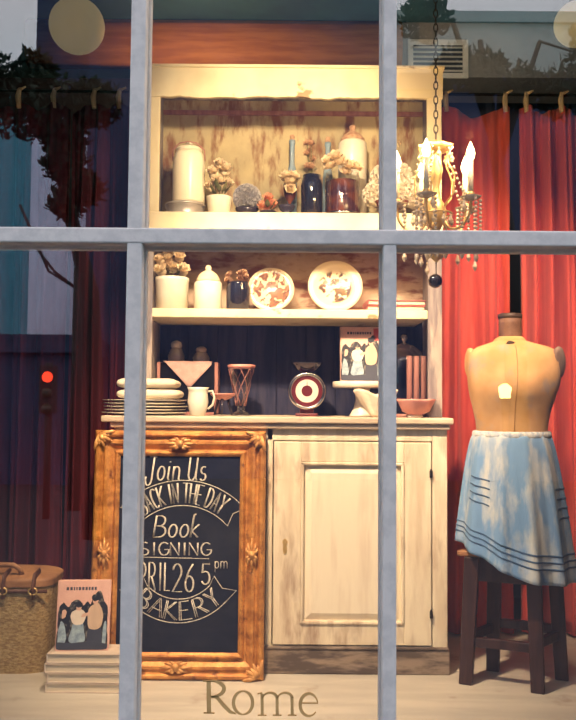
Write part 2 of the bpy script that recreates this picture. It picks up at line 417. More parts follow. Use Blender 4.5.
def arc(cx, cz, rx, rz, a0, a1, n=20): return [(cx + rx * math.cos(R(a0 + (a1 - a0) * i / n)), cz + rz * math.sin(R(a0 + (a1 - a0) * i / n))) for i in range(n + 1)]
b = MB()
def px2(px, py): q = at(px, py, YG - .006); return (q.x, q.z)
def pl(L): return [px2(*q) for q in L]
mp_ = mpp(YG)
ya, yb_ = YG - .0055, YG - .003
def rb(pts, w): ribbon(b, pl(pts), [k * mp_ for k in w] if isinstance(w, list) else w * mp_, ya, yb_)
def thick(n, lo, hi, ph=0): return [lo + (hi - lo) * abs(math.cos(PI * 2 * i / n + ph)) for i in range(n + 1)]
rb([(208.5, 681), (209, 713)], 4.2); rb([(203, 681.3), (214, 681.3)], 1.3); rb([(203.5, 713), (214.5, 713.3)], 1.3)
rb(arc(211, 689, 13, 7.8, -90, 90, 16), [1.4 + 2.6 * math.sin(PI * i / 16) for i in range(17)])
rb([(211, 697), (217, 697.5), (224, 706), (230, 712), (236, 714)], [1.5, 3.4, 3.8, 3.4, 1.2])
rb(arc(243, 703, 9.6, 11.6, 0, 360, 32), thick(32, 1.3, 3.4))
for x_ in (262, 277, 292): rb([(x_, 694 if x_ == 262 else 697), (x_ + .2, 715.2)], 3.0); rb([(x_ - 4.2, 715.4), (x_ + 4.6, 715.5)], 1.2)
rb([(257.5, 694), (262, 693)], 1.3)
for x_ in (262, 277): rb([(x_, 698)] + arc(x_ + 8, 698, 7, 5, 180, 360, 12)[::1], [1.2 + 1.8 * i / 13 for i in range(14)])
rb(arc(309, 705, 8.8, 11.2, -8, -320, 26), [1.1 + 2.2 * math.sin(PI * i / 26) for i in range(27)]); rb([(300.8, 703.2), (317.8, 703.4)], 1.2)
tag(b.build('window_lettering', M['gold_vinyl']), 'thin gold serif word lettered low on the middle window pane', 'lettering')

# ------------------------------------------------------------------ hutch
hx0, hx1 = X(143, 240, YU), X(442, 240, YU)      # upper carcass
gx0, gx1 = X(112, 550, YB), X(447.5, 550, YB)    # base
HTOP = Z(288, 66, YU)
hutch = thing('hutch', ((gx0 + gx1) / 2, 3.28, 0), 'tall distressed cream hutch with open shelves above a panelled cupboard base', 'hutch')
sw = 15 * mpp(YU)
b = MB(); e = .02
b.box(gx0, gx0 + .03, YB + .02, YBK, .0, CTZ - .035); b.box(gx1 - .03, gx1, YB + .02, YBK, .0, CTZ - .035)
b.box(gx0, gx1, YBK - .02, YBK, 0, CTZ - .035); b.box(gx0 + .03, gx1 - .03, YB + .03, YBK - .02, .09, .11)
st = 15 * mpp(YB); dz0, dz1 = Z(350, 646, YB), Z(350, 441, YB)
b.box(gx0, gx0 + st, YB, YB + .025, .09, CTZ - .035); b.box(gx1 - st, gx1, YB, YB + .025, .09, CTZ - .035)
cx_ = X(269, 550, YB)
b.box(cx_ - .012, cx_ + .012, YB, YB + .025, .09, CTZ - .035)
b.box(gx0 + st, gx1 - st, YB, YB + .025, dz1, CTZ - .035); b.box(gx0 + st, gx1 - st, YB, YB + .025, .09, dz0)
b.build('base_cabinet', M['cream_worn'], hutch, bevel=.003)
b = MB(); b.box(gx0 - .006, gx1 + .006, YB - .012, YB + .012, 0, .092); b.box(gx0 - .002, gx1 + .002, YB - .016, YB - .004, .092, .104)
b.build('plinth', M['plinth'], hutch, bevel=.005)
b = MB(); b.box(X(103, 417, YB), X(452, 420, YB), 3.065, YBK, CTZ - .024, CTZ)
b.box(gx0 - .012, gx1 + .008, YB - .022, YB + .004, CTZ - .045, CTZ - .024)
b.build('worktop', M['counter'], hutch, bevel=.005)
def door(x0, x1, hinge_side):
    b = MB(); fy = YB - .006
    s_ = 27 * mpp(YB); t_ = 20 * mpp(YB)
    x0 += .004; x1 -= .004; z0, z1 = dz0 + .004, dz1 - .004
    b.box(x0, x0 + s_, fy, fy + .024, z0, z1); b.box(x1 - s_, x1, fy, fy + .024, z0, z1)
    b.box(x0 + s_, x1 - s_, fy, fy + .024, z1 - t_, z1); b.box(x0 + s_, x1 - s_, fy, fy + .024, z0, z0 + t_)
    d = b.build('door', M['cream_worn'], hutch, bevel=.003)
    X0, X1, Z0, Z1 = x0 + s_, x1 - s_, z0 + t_, z1 - t_
    b = MB()
    b.box(X0, X1, fy + .012, fy + .020, Z0, Z1)
    q = .03; vs = [(X0 + .016, fy + .012, Z0 + .016), (X1 - .016, fy + .012, Z0 + .016), (X1 - .016, fy + .012, Z1 - .016), (X0 + .016, fy + .012, Z1 - .016),
                   (X0 + q + .012, fy + .001, Z0 + q + .012), (X1 - q - .012, fy + .001, Z0 + q + .012), (X1 - q - .012, fy + .001, Z1 - q - .012), (X0 + q + .012, fy + .001, Z1 - q - .012)]
    b.add(vs, [(0, 1, 5, 4), (1, 2, 6, 5), (2, 3, 7, 6), (3, 0, 4, 7), (4, 5, 6, 7)], 0, False)
    b.build('door_panel', M['cream_panel'], d)
    b = MB()
    for (a, c, g, h) in ((X0, X1, Z0, Z0 + .012), (X0, X1, Z1 - .012, Z1), (X0, X0 + .012, Z0, Z1), (X1 - .012, X1, Z0, Z1)):
        b.box(a, c, fy - .006, fy + .014, g, h)
    b.build('door_moulding', M['cream_worn'], d, bevel=.004)
    kx = x0 + .045 if hinge_side > 0 else x1 - .045; kz = Z(285, 546, YB)
    b = MB(); b.lathe((0, 0, 0), [(.003, 0), (.003, .001)], n=6)
    b = MB(); b.prism([(kx - .005, kz - .028), (kx + .005, kz - .028), (kx + .009, kz - .01), (kx + .006, kz + .004), (kx + .011, kz + .018), (kx, kz + .03), (kx - .011, kz + .018), (kx - .006, kz + .004), (kx - .009, kz - .01)], fy - .003, fy)
    b.build('keyhole_plate', M['brass'], d)
    hx = x1 - .002 if hinge_side > 0 else x0 + .002
    for hy in (474, 614):
        z = Z(432, hy, YB); b = MB(); b.lathe((hx, fy - .004, z - .014), [(.005, 0), (.0062, .002), (.0062, .026), (.005, .028)], n=12)
        b.ball((hx, fy - .004, z + .016), .004, 8); b.build('hinge', M['iron'], d)
door(cx_ + .012, gx1 - st, 1); door(gx0 + st, cx_ - .012, -1)
# upper carcass
for a_ in (hx0, hx1 - .022): MB().box(a_, a_ + .022, YU + .015, YBK, CTZ, HTOP).build('side_panel', M['grey_wood'], hutch, bevel=.002)
zsp = Z(288, 236, YU)
for a_, c_ in ((hx0, hx0 + sw), (hx1 - sw, hx1)): MB().box(a_, c_, YU, YU + .02, zsp, HTOP - .02).build('face_stile', M['cream'], hutch, bevel=.003)
for a_, c_ in ((hx0, hx0 + sw * .7), (hx1 - sw * .95, hx1)): MB().box(a_, c_, YU, YU + .02, CTZ, zsp).build('face_stile', M['grey_wood'], hutch, bevel=.003)
zt = Z(288, 98, YU)
b = MB()
poly = [(hx0, HTOP)]
nn = 60
poly = [(hx0 - .004, HTOP - .012), (hx0 - .004, zt)]
for i in range(nn + 1):
    u = i / nn; xx = hx0 + sw * .8 + (hx1 - hx0 - sw * 1.6) * u
    poly.append((xx, zt + .012 * mnoise.noise((u * 9, 3.1, 0)) + .006 * mnoise.noise((u * 31, 1, 0))))
poly += [(hx1 + .004, zt), (hx1 + .004, HTOP - .012)]
b.prism(poly, YU - .008, YU + .014)
b.box(hx0 - .01, hx1 + .01, YU - .016, YU + .02, HTOP - .012, HTOP)
b.build('cornice_board', M['cream'], hutch, bevel=.002)
MB().box(hx0, hx1, YU + .01, YBK, HTOP - .02, HTOP - .002).build('top_board', M['grey_wood'], hutch)
b = MB(); b.box(hx0 + .02, hx1 - .02, YU - .004, YBK, zsp, SHZ); b.box(hx0 - .004, hx1 + .004, YU - .012, YU + .01, zsp + .004, SHZ)
b.build('shelf', M['cream'], hutch, bevel=.004)
b = MB(); zs2 = Z(288, 318, YU); b.box(hx0 + .02, hx1 - sw * .95, YU + .004, YBK, zs2, SHZ2)
b.build('shelf', M['cream'], hutch, bevel=.004)
MB().box(hx0 + .02, hx1 - .02, YBK - .012, YBK - .002, SHZ, HTOP - .02).build('back_panel', M['paper_top'], hutch)
b = MB(); zr = Z(300, 117, YBK); b.box(hx0 + .02, hx1 - .02, YBK - .026, YBK - .012, zr, zr + .018); b.build('back_rail', M['rose_wood'], hutch)
MB().box(hx0 + .02, hx1 - .02, YBK - .012, YBK - .002, SHZ2, zsp).build('back_panel', M['paper_mid'], hutch)
b = MB(); nb = 9
for i in range(nb):
    a = hx0 + .02 + (hx1 - hx0 - .04) * i / nb; c = hx0 + .02 + (hx1 - hx0 - .04) * (i + 1) / nb
    b.box(a + .001, c - .001, YBK - .012 - .004 * (i % 2), YBK - .002, CTZ, zs2)
b.build('back_panel', M['navy'], hutch, bevel=.002)

# ------------------------------------------------------------------ generic small things
def base_pt(px, Y, z): return Vector((X(px, 300, Y), Y, z))
YI = 3.30
u = mpp(YI)
def zz(py, Y=YI): return Z(288, py, Y)

# ---- upper shelf
c = base_pt(184, YI, SHZ)
t = thing('round_tin', c, 'low round grey tin at the left end of the top shelf', 'tin')
b = MB(); b.lathe(c, [(.080, 0), (.082, .004), (.080, .008), (.080, .044), (.082, .046)], 40); b.build('tin_body', M['tin'], t)
b = MB(); b.lathe(c + Vector((0, 0, .0465)), [(.084, 0), (.084, .010), (.081, .013), (.02, .014)], 40); b.build('lid', M['tin'], t)
zb = SHZ + .0605
c = base_pt(187, YI, zb); H = zz(151) - zb
t = thing('storage_canister', c, 'tall cream enamel canister standing on the round grey tin', 'canister')
b = MB(); b.lathe(c, [(.060, 0), (.066, .004), (.067, .012), (.067, H * .74), (.064, H * .86), (.054, H * .95), (.050, H * .96)], 40); b.build('canister_body', M['enamel'], t)
b = MB(); b.lathe(c + Vector((0, 0, H * .96)), [(.054, 0), (.054, .012), (.046, .018), (.012, .022), (.010, .03), (.014, .036), (.008, .042)], 32); b.build('lid', M['enamel'], t)
b = MB(); 
b.tube([c + Vector((-.067, 0, H * .8)), c + Vector((-.066, -.02, H * .98)), c + Vector((-.035, -.03, H * 1.09)), c + Vector((0, -.03, H * 1.12)), c + Vector((.035, -.03, H * 1.09)), c + Vector((.066, -.02, H * .98)), c + Vector((.067, 0, H * .8))], .0028)
b.build('wire_bail', M['rose_wood'], t)
c = base_pt(218, YI - .03, SHZ)
def potted(name, c, rad, h, fl, label, cat, pot_m, petals, blooms, leaves=6, taper=.82, seed=1, group=None, lift=.0, br=.03):
    t = thing(name, c, label, cat, group)
    b = MB(); b.lathe(c, [(rad * taper * .9, 0), (rad * taper, .003), (rad * .97, h * .85), (rad, h * .9), (rad, h), (rad * .9, h), (rad * .88, h * .8)], 32, cap=True); b.build('pot', pot_m, t)
    rr = random.Random(seed); b = MB(); s_ = MB(); l_ = MB()
    for i, (dx, dz, r) in enumerate(blooms):
        p = c + Vector((dx, rr.uniform(-.02, .012), h + dz)); b.rose(p, r, 0, (dx * 6, -.7, .7))
        b.ball(p - Vector((0, -.004, .002)), r * .66, 10, 0, .15)
        s_.tube([c + Vector((dx * .3, 0, h * .6)), c + Vector((dx * .7, 0, h + dz * .5)), p], .002, 6)
    for i in range(leaves):
        a = rr.uniform(0, 2 * PI); l_.petal(c + Vector((math.cos(a) * rad * .4, math.sin(a) * rad * .3, h + rr.uniform(0, .3) * fl)), (math.cos(a), math.sin(a) - .3, rr.uniform(.1, .8)), (0, -.3, 1), rr.uniform(.03, .05), .012, .5)
    b.build('blossom', petals, t); s_.build('stem', M['leaf'], t)
    if leaves: l_.build('leaf', M['leaf'], t)
    return t
potted('flower_pot', c, .053, zz(198, YI - .03) - SHZ, .1, 'small square-set white pot of cream roses beside the tall canister', 'flower pot', M['white_cer'], M['petal_cream'],
       [(-.025, .10, .032), (.022, .115, .034), (0, .06, .036), (-.038, .045, .026), (.036, .055, .028), (.0, .135, .026)], 7, seed=3)
# hydrangea in a low dark bowl
c = base_pt(246, YI - .01, SHZ)
t = thing('hydrangea_bowl', c, 'round grey-blue hydrangea head resting in a dark bowl on top shelf', 'flower bowl')
b = MB(); b.lathe(c, [(.026, 0), (.028, .006), (.022, .010), (.040, .024), (.050, .042), (.047, .042), (.036, .026)], 32); b.build('bowl', M['dark_cer'], t)
b = MB(); b.ball(c + Vector((0, 0, .088)), (.050, .048, .048), 20, 0, .1); b.cluster(c + Vector((0, 0, .088)), .048, 90, .014); b.build('flower_head', M['petal_blue'], t)
c = base_pt(267, YI - .05, SHZ)
potted('flower_bowl', c, .034, .022, .05, 'tiny dark bowl of coral flowers between hydrangea and goblet', 'flower bowl', M['dark_cer'], M['petal_coral'],
       [(-.02, .02, .026), (.016, .03, .026), (0, .055, .026), (-.006, .01, .02)], 4, taper=.6, seed=5)
c = base_pt(286, YI - .10, SHZ)
b = MB(); b.lathe(c, [(.018, 0), (.020, .003), (.016, .006), (.030, .02), (.035, .034), (.032, .034), (.02, .016)], 28)
tag(b.build('small_bowl', M['dark_cer']), 'small empty black bowl in front of the rose goblet', 'bowl')
c = base_pt(289, YI, SHZ); H = zz(184) - SHZ
t = thing('goblet', c, 'slim dark-stemmed goblet holding one frilled cream rose', 'goblet')
b = MB(); b.lathe(c, [(.026, 0), (.026, .004), (.006, .010), (.005, H * .45), (.009, H * .5), (.022, H * .62), (.028, H * .85), (.027, H * 1.0), (.024, H * 1.0), (.018, H * .7)], 28); b.build('cup', M['amber'], t)
b = MB(); b.rose(c + Vector((0, -.004, H)), .040, 0, (0, -.6, .8)); b.rose(c + Vector((.012, -.01, H + .022)), .034, 0, (.3, -.5, .8)); b.rose(c + Vector((-.014, -.008, H + .026)), .032, 0, (-.3, -.5, .8)); b.rose(c + Vector((0, -.02, H - .03)), .03, 0, (.2, -.9, .3)); b.build('blossom', M['petal_cream'], t)
def bottle(px, top, label, Yb=3.42):
    c = base_pt(px, Yb, SHZ); H = Z(288, top, Yb) - SHZ
    t = thing('glass_bottle', c, label, 'bottle', 'slender blue bottles on the top shelf')
    b = MB(); b.lathe(c, [(.020, 0), (.022, .004), (.022, H * .55), (.017, H * .63), (.011, H * .70), (.011, H * .9), (.014, H * .91), (.014, H * .95)], 24); b.build('bottle_body', M['blue_glass'], t)
    b = MB(); b.lathe(c + Vector((0, 0, H * .95)), [(.009, 0), (.011, .02), (.006, .025)], 16); b.build('stopper', M['petal_brown'], t)
    return t
bottle(291, 136, 'slender blue bottle standing behind the rose goblet'); bottle(327, 138, 'slender blue bottle standing behind the dark stem jar')
c = base_pt(311, YI - .02, SHZ); H = zz(177) - SHZ
t = thing('stem_jar', c, 'near-black jar with a tall pale dried flower stem rising from it', 'jar')
b = MB(); b.lathe(c, [(.040, 0), (.044, .005), (.045, H * .78), (.040, H * .9), (.036, H * .93), (.038, H)], 32); b.build('jar_body', M['dark_glass'], t)
b = MB(); s_ = MB()
for i in range(9):
    dx, dz = rnd.uniform(-.022, .02), rnd.uniform(.02, .15); p = c + Vector((dx, rnd.uniform(-.02, .01), H + dz)); b.rose(p, .019, 0, (dx * 20, -.8, .5)); s_.tube([c + Vector((dx * .3, 0, H * .9)), p], .0018, 5)
b.build('blossom', M['petal_brown'], t); s_.build('stem', M['leaf'], t)
# tall canister behind and glass jar in front
c = base_pt(352, 3.42, SHZ); H = Z(288, 141, 3.42) - SHZ
t = thing('storage_canister', c, 'square-shouldered cream canister rising behind the glass jar of dark preserve', 'canister')
b = MB(); b.lathe(c, [(.058, 0), (.062, .004), (.062, H * .9), (.061, H * .97), (.05, H)], 36); b.build('canister_body', M['white_cer'], t)
b = MB(); b.lathe(c + Vector((0, 0, H)), [(.052, 0), (.052, .008), (.035, .03), (.016, .042), (.011, .05), (.016, .062), (.010, .07)], 32); b.build('lid', M['petal_brown'], t)
c = base_pt(342, YI - .04, SHZ); H = zz(173, YI - .04) - SHZ
t = thing('glass_jar', c, 'wide clear glass jar of dark red preserve with cream flowers on top', 'jar')
b = MB(); b.lathe(c, [(.066, 0), (.072, .004), (.073, .012), (.073, H * .86), (.066, H * .95), (.068, H)], 40, cap=False); b.build('jar_glass', M['clear'], t)
b = MB(); b.lathe(c + Vector((0, 0, .006)), [(.066, 0), (.068, .004), (.068, H * .76), (.05, H * .78)], 36); b.build('contents', M['amber'], t)
b = MB(); b.lathe(c + Vector((0, 0, .003)), [(.0745, 0), (.076, .006), (.0745, .012)], 40); b.build('foot_ring', M['steel'], t)
b = MB()
for dx, dz, r in ((-.05, .02, .036), (-.015, .035, .04), (.025, .02, .034), (.055, .015, .03), (-.03, .06, .034), (-.062, .045, .028), (0.01, -.005, .03)): b.rose(c + Vector((dx, -.02, H + dz)), r, 0, (dx * 6, -.8, .6))
b.build('blossom', M['petal_cream'], t)
# white bouquet in dark compote
c = base_pt(391, YI - .03, SHZ)
t = thing('flower_compote', c, 'large white hydrangea bouquet in a dark compote at right of the top shelf', 'flower bowl')
b = MB(); b.lathe(c, [(.045, 0), (.045, .006), (.012, .014), (.012, .03), (.05, .045), (.08, .066), (.077, .066), (.04, .05)], 36); b.build('compote', M['amber'], t)
b = MB()
for dx, dz, r in ((-.06, .098, .046), (.0, .13, .060), (.058, .11, .052), (-.03, .17, .046), (.03, .18, .044), (.085, .09, .038)):
    b.ball(c + Vector((dx, 0, dz)), r, 14, 0, .1); b.cluster(c + Vector((dx, 0, dz)), r, 46, .017)
b.build('flower_head', M['petal_white'], t)

# ---- middle shelf
c = base_pt(172, YI, SHZ2)
potted('flower_crock', c, .070, zz(279) - SHZ2, .1, 'wide white crock of pale flowers at left of the middle shelf', 'flower pot', M['white_cer'], M['petal_cream'],
       [(-.045, .03, .034), (.0, .05, .038), (.045, .03, .034), (-.02, .085, .032), (.03, .085, .03), (-.05, .075, .028)], 10, taper=.93, seed=8)
c = base_pt(208, YI, SHZ2); H = zz(283) - SHZ2
t = thing('storage_canister', c, 'short white canister with a knobbed lid beside the flower crock', 'canister')
b = MB(); b.lathe(c, [(.054, 0), (.058, .004), (.058, H * .93), (.055, H)], 36); b.build('canister_body', M['white_cer'], t)
b = MB(); b.lathe(c + Vector((0, 0, H)), [(.050, 0), (.048, .012), (.036, .034), (.018, .046), (.010, .05), (.014, .06), (.008, .07)], 32); b.build('lid', M['petal_cream'], t)
c = base_pt(238, YI, SHZ2); H = zz(283) - SHZ2
t = thing('berry_jar', c, 'squat dark jar topped with small dried pinkish blossoms on middle shelf', 'jar')
b = MB(); b.lathe(c, [(.044, 0), (.048, .004), (.049, H * .8), (.044, H * .93), (.045, H)], 32); b.build('jar_body', M['dark_glass'], t)
b = MB()
for i in range(11): dx = rnd.uniform(-.045, .045); b.rose(c + Vector((dx, rnd.uniform(-.02, .02), H + rnd.uniform(0, .04))), .018, 0, (dx * 15, -.7, .7))
b.build('blossom', M['petal_brown'], t)
def plate(px, py, rpx, label, m, Yp=3.39):
    r = rpx * mpp(Yp); tilt = R(14)
    cc = Vector((X(px, py, Yp), Yp, SHZ2 + r * math.cos(tilt) + .004))
    o = bpy.data.objects.new('plate', None)
    b = MB(); prof = [(0.001, 0), (r * .55, 0), (r * .62, .004), (r * .72, .012), (r * .97, .018), (r, .020), (r * .985, .023), (r * .72, .017), (r * .60, .008), (0.001, .005)]
    b.lathe((0, 0, 0), prof, 48, cap=False)
    me_o = b.build('plate', m)
    me_o.location = cc; me_o.rotation_euler = (R(90) - tilt, 0, 0)
    bpy.data.objects.remove(o)
    return tag(me_o, label, 'plate', 'floral plates on the middle shelf')
M['plate_a'] = radial_mat('floral_plate_dense', (.72, .60, .42), [(.20, .07, .04), (.12, .07, .06), (.30, .13, .08)], .092, 42, .47)
M['plate_b'] = radial_mat('floral_plate_centre', (.74, .63, .46), [(.22, .06, .03), (.07, .05, .06), (.16, .10, .05)], .074, 44, .49)
plate(271, 288, 23.5, 'smaller flower-printed plate propped beside the dark berry jar', M['plate_a']); plate(335, 290, 27.5, 'larger cream plate with a central flower spray leaning on shelf back', M['plate_b'])
def flat_book(name, x0, x1, y0, y1, z, h, cover, label, group, rz=0):
    c = Vector(((x0 + x1) / 2, (y0 + y1) / 2, z)); t = thing(name, c, label, 'book', group)
    k = .004; b = MB(); b.box(x0, x1, y0, y1, z, z + k); b.box(x0, x1, y0, y1, z + h - k, z + h); b.box(x0, x0 + k, y0, y1, z, z + h)
    b.build('book_cover', cover, t, bevel=.001)
    MB().box(x0 + k, x1 - .006, y0 + .005, y1 - .005, z + k, z + h - k).build('pages', M['pages'], t)
    t.rotation_euler = (0, 0, rz); return t
bz_ = SHZ2
for i, (lab, rz) in enumerate((('lower thin pink book lying flat right of the larger plate', 0), ('upper thin pink book lying flat right of the larger plate', R(2)))):
    flat_book('book', X(366, 306, 3.25), X(424, 306, 3.25), 3.21, 3.38, bz_ + .0005, .021, M['book_rose'], lab, 'thin pink books on the middle shelf', rz); bz_ += .022

# ---- counter
CZ = CTZ
c = base_pt(147, 3.25, CZ)
for i in range(5):
    b = MB(); r = .170 - .006 * (i % 2); b.lathe(c + Vector((.003 * (i % 3 - 1), 0, .0125 * i)), [(r * .5, 0), (r * .62, .002), (r * .98, .009), (r, .012), (r * .97, .0123), (r * .6, .0055), (.001, .005)], 44, cap=False)
    pos = ('bottom', 'second from bottom', 'middle', 'second from top', 'topmost')[i]
    tag(b.build('dinner_plate', M['white_cer']), 'cream dinner plate, %s of the stack left on the counter' % pos, 'plate', 'stacked cream plates on the counter')
zt_ = CZ + .0125 * 4 + .0135
c2 = Vector((X(150, 390, 3.25), 3.25, zt_))
for i in range(2):
    b = MB(); w, d_, h = .128 - .006 * i, .10, .042
    x0 = c2.x + (.004, -.003, .002)[i]
    def fn(a, q, i=i, x0=x0, w=w, d_=d_, h=h):
        an = 2 * PI * a; ph = PI * (q - .5)
        sx = math.copysign(abs(math.cos(an)) ** .35, math.cos(an)); sy = math.copysign(abs(math.sin(an)) ** .35, math.sin(an))
        k = math.copysign(abs(math.cos(ph)) ** .3, 1)
        wv = .004 * mnoise.noise((an * 2, i * 3.3, q * 2))
        return (x0 + sx * w * k, c2.y + sy * d_ * k, zt_ + i * h + h * (.5 + .49 * math.sin(ph)) + wv * (1 if i == 1 and q > .6 else .2))
    b.grid(fn, 48, 10, wrap=True)
    tag(b.build('folded_cloth', M['linen_white']), 'puffy folded cream linen cloth, %s on the plate stack' % ('lower of two', 'upper of two')[i], 'folded cloth', 'folded linens on the plate stack')
# jug
c = Vector((X(197, 400, 3.10), 3.10, CZ)); H = Z(288, 388, 3.10) - CZ
# seated clear of the plate rim
c.x = X(198, 400, 3.115); c.y = 3.115
t = thing('cream_jug', c, 'small cream jug with a loop handle right of the plate stack', 'jug')
b = MB(); b.lathe(c, [(.026, 0), (.028, .004), (.036, H * .25), (.041, H * .5), (.037, H * .78), (.037, H * .9), (.043, H), (.040, H), (.033, H * .8)], 32); b.build('jug_body', M['white_cer'], t)
b = MB(); b.tube([c + Vector((.036, 0, H * .85)), c + Vector((.055, 0, H * .88)), c + Vector((.064, 0, H * .65)), c + Vector((.056, 0, H * .38)), c + Vector((.038, 0, H * .25))], .0045, 8); b.build('handle', M['white_cer'], t)
# crate with pink triangular cloth
Yc = 3.40
x0, x1 = X(157, 380, Yc), X(218, 380, Yc); zc1 = Z(288, 363, Yc)
t = thing('wooden_crate', ((x0 + x1) / 2, Yc + .03, CZ), 'black-fronted wooden crate with pinkish edges behind the cream jug', 'crate')
b = MB(); b.box(x0, x0 + .014, Yc - .01, 3.495, CZ, zc1); b.box(x1 - .014, x1, Yc - .01, 3.495, CZ, zc1); b.box(x0, x1, Yc - .01, 3.495, CZ, CZ + .012)
b.build('crate_frame', M['rose_wood'], t, bevel=.002)
MB().box(x0 + .014, x1 - .014, Yc - .004, Yc + .008, CZ + .012, zc1 - .004).build('front_panel', M['black_wood'], t)
MB().box(x0 + .014, x1 - .014, 3.483, 3.495, CZ + .012, zc1 - .004).build('back_board', M['black_wood'], t)
MB().box(x0 + .014, x1 - .014, Yc + .008, 3.483, zc1 - .016, zc1 - .006).build('tray', M['black_wood'], t)
b = MB(); xa, xb, xm = X(164, 362, Yc), X(212, 362, Yc), X(190, 362, Yc); zl = Z(288, 390, Yc)
def fn(a, q):
    x = xa + (xb - xa) * a; zlow = zl + (zc1 - zl) * abs(x - xm) / ((xb - xa) * .52)
    zlow = min(zlow, zc1 - .001)
    if q < .3: return (x, Yc + .05 - (.065) * q / .3, zc1 + .003)
    w = (q - .3) / .7; return (x, Yc - .015 - .004 * math.sin(a * 9) * w, zc1 + .003 + (zlow - zc1) * w)
b.grid(fn, 20, 10); tag(b.build('draped_cloth', M['pink_cloth'], solid=.003), 'dusty pink triangular cloth hanging over the crate front', 'cloth')
for i, (px, lab) in enumerate(((176, 'pale pear-shaped pot on the left of the crate top'), (201, 'clear wire-bound pot on the right of the crate top'))):
    c = Vector((X(px, 355, 3.44), 3.44 + .008, zc1 + .0055 if False else zc1 - .0055)); H = Z(288, 341 if i == 0 else 347, 3.42) - c.z
    t = thing('small_pot', c, lab, 'pot')
    b = MB(); b.lathe(c, [(.026, 0), (.034, H * .15), (.036, H * .35), (.026, H * .6), (.018, H * .72)], 28); b.build('pot_body', M['tin'], t)
    b = MB(); b.ball(c + Vector((0, 0, H * .80)), (.024, .024, H * .2), 16, 0, .2, i); b.build('lid', M['white_cer'] if i == 0 else M['tin'], t)
# small pink-rimmed bowl on legs and glass vase
c = base_pt(224, 3.20, CZ); H = Z(288, 391, 3.20) - CZ
t = thing('footed_dish', c, 'low footed dish with pink rim right of the cream jug', 'dish')
b = MB(); b.lathe(c + Vector((0, 0, H * .62)), [(.012, 0), (.034, .008), (.050, .022), (.052, .026), (.048, .027), (.03, .014)], 32); b.build('bowl', M['pink_cer'], t)
b = MB()
for k in range(3): a = 2 * PI * k / 3 + .5; b.tube([c + Vector((.022 * math.cos(a), .022 * math.sin(a), H * .68)), c + Vector((.040 * math.cos(a), .040 * math.sin(a), .005))], [.006, .0045], 8)
b.build('leg', M['dark_cer'], t)
c = base_pt(242, 3.30, CZ); H = Z(288, 367, 3.30) - CZ
t = thing('glass_vase', c, 'flared glass vase with a pink cloth rim at left centre of the counter', 'vase')
b = MB(); b.lathe(c, [(.040, 0), (.040, .005), (.016, .02), (.014, .05), (.030, .09), (.045, H * .75), (.052, H)], 32, cap=False); b.build('vase_body', M['clear'], t)
b = MB(); b.lathe(c + Vector((0, 0, H - .008)), [(.049, 0), (.054, .004), (.058, .012), (.052, .016), (.045, .010)], 32, wob=lambda a, i: 1 + .05 * math.sin(5 * a)); b.build('rim', M['pink_cer'], t)
b = MB()
for k in range(8):
    a = 2 * PI * k / 8
    b.tube([c + Vector(((.04 + .008 * q) * math.cos(a + q * .7), (.04 + .008 * q) * math.sin(a + q * .7), .012 + (H - .02) * q)) * 1 if False else c + Vector(((.020 + .032 * q) * math.cos(a + q * 1.6 * (1 if k % 2 else -1)), (.020 + .032 * q) * math.sin(a + q * 1.6 * (1 if k % 2 else -1)), .04 + (H - .05) * q)) for q in [i / 8 for i in range(9)]], .0018, 5)
b.build('wire_lattice', M['rose_wood'], t)
# kitchen scale
Ys = 3.24; c = Vector((X(307, 391, Ys), Ys, CZ)); zc = Z(307, 391, Ys); r = 18.5 * mpp(Ys); k = r
t = thing('kitchen_scale', c, 'round-dialled kitchen scale with steel rim and dark pan on top', 'scale')
xf = Matrix.Translation((c.x, Ys, zc)) @ Matrix.Rotation(R(90), 4, 'X')
b = MB(xf); b.lathe((0, 0, -.07), [(k * .7, 0), (k * .9, .006), (k * .95, .05), (k * .95, .07)], 40); b.build('scale_body', M['scale_red'], t)
b = MB(xf); b.lathe((0, 0, 0), [(k * .90, 0), (k * 1.0, .002), (k * 1.02, .008), (k * .95, .013), (k * .84, .010), (k * .82, .002)], 48, cap=False); b.build('rim', M['steel'], t)
b = MB(xf)
for i, (a0, a1, mm) in enumerate(((0.0005, .22, 0), (.22, .30, 0), (.30, .62, 1), (.62, .88, 0))):
    b.lathe((0, 0, 0), [(k * a0, .004), (k * a1, .004)], 48, mm, cap=False)
b.add([(-k * .04, -k * .1, .006), (k * .04, -k * .1, .006), (0, k * .7, .006)], [(0, 1, 2)], 0)
b.build('dial', [M['dial_red'], M['dial_white']], t)
b = MB(); zf = zc - k * .92
b.box(c.x - .045, c.x + .045, Ys - .005, Ys + .075, CZ, CZ + .012); b.box(c.x - .028, c.x + .028, Ys + .01, Ys + .06, CZ + .012, max(zf, CZ + .02) + .02)
b.build('foot', M['scale_red'], t, bevel=.004)
zp = Z(306, 372, Ys)
b = MB(); b.lathe((c.x, Ys + .035, zc + k * .9), [(.012, 0), (.010, zp - zc - k * .9 + .004)], 16); b.lathe((c.x, Ys + .035, zp - .002), [(.018, 0), (.046, .012), (.064, .036), (.066, .040), (.062, .041), (.042, .018), (.001, .008)], 40); b.build('pan', M['dark_ball'], t)
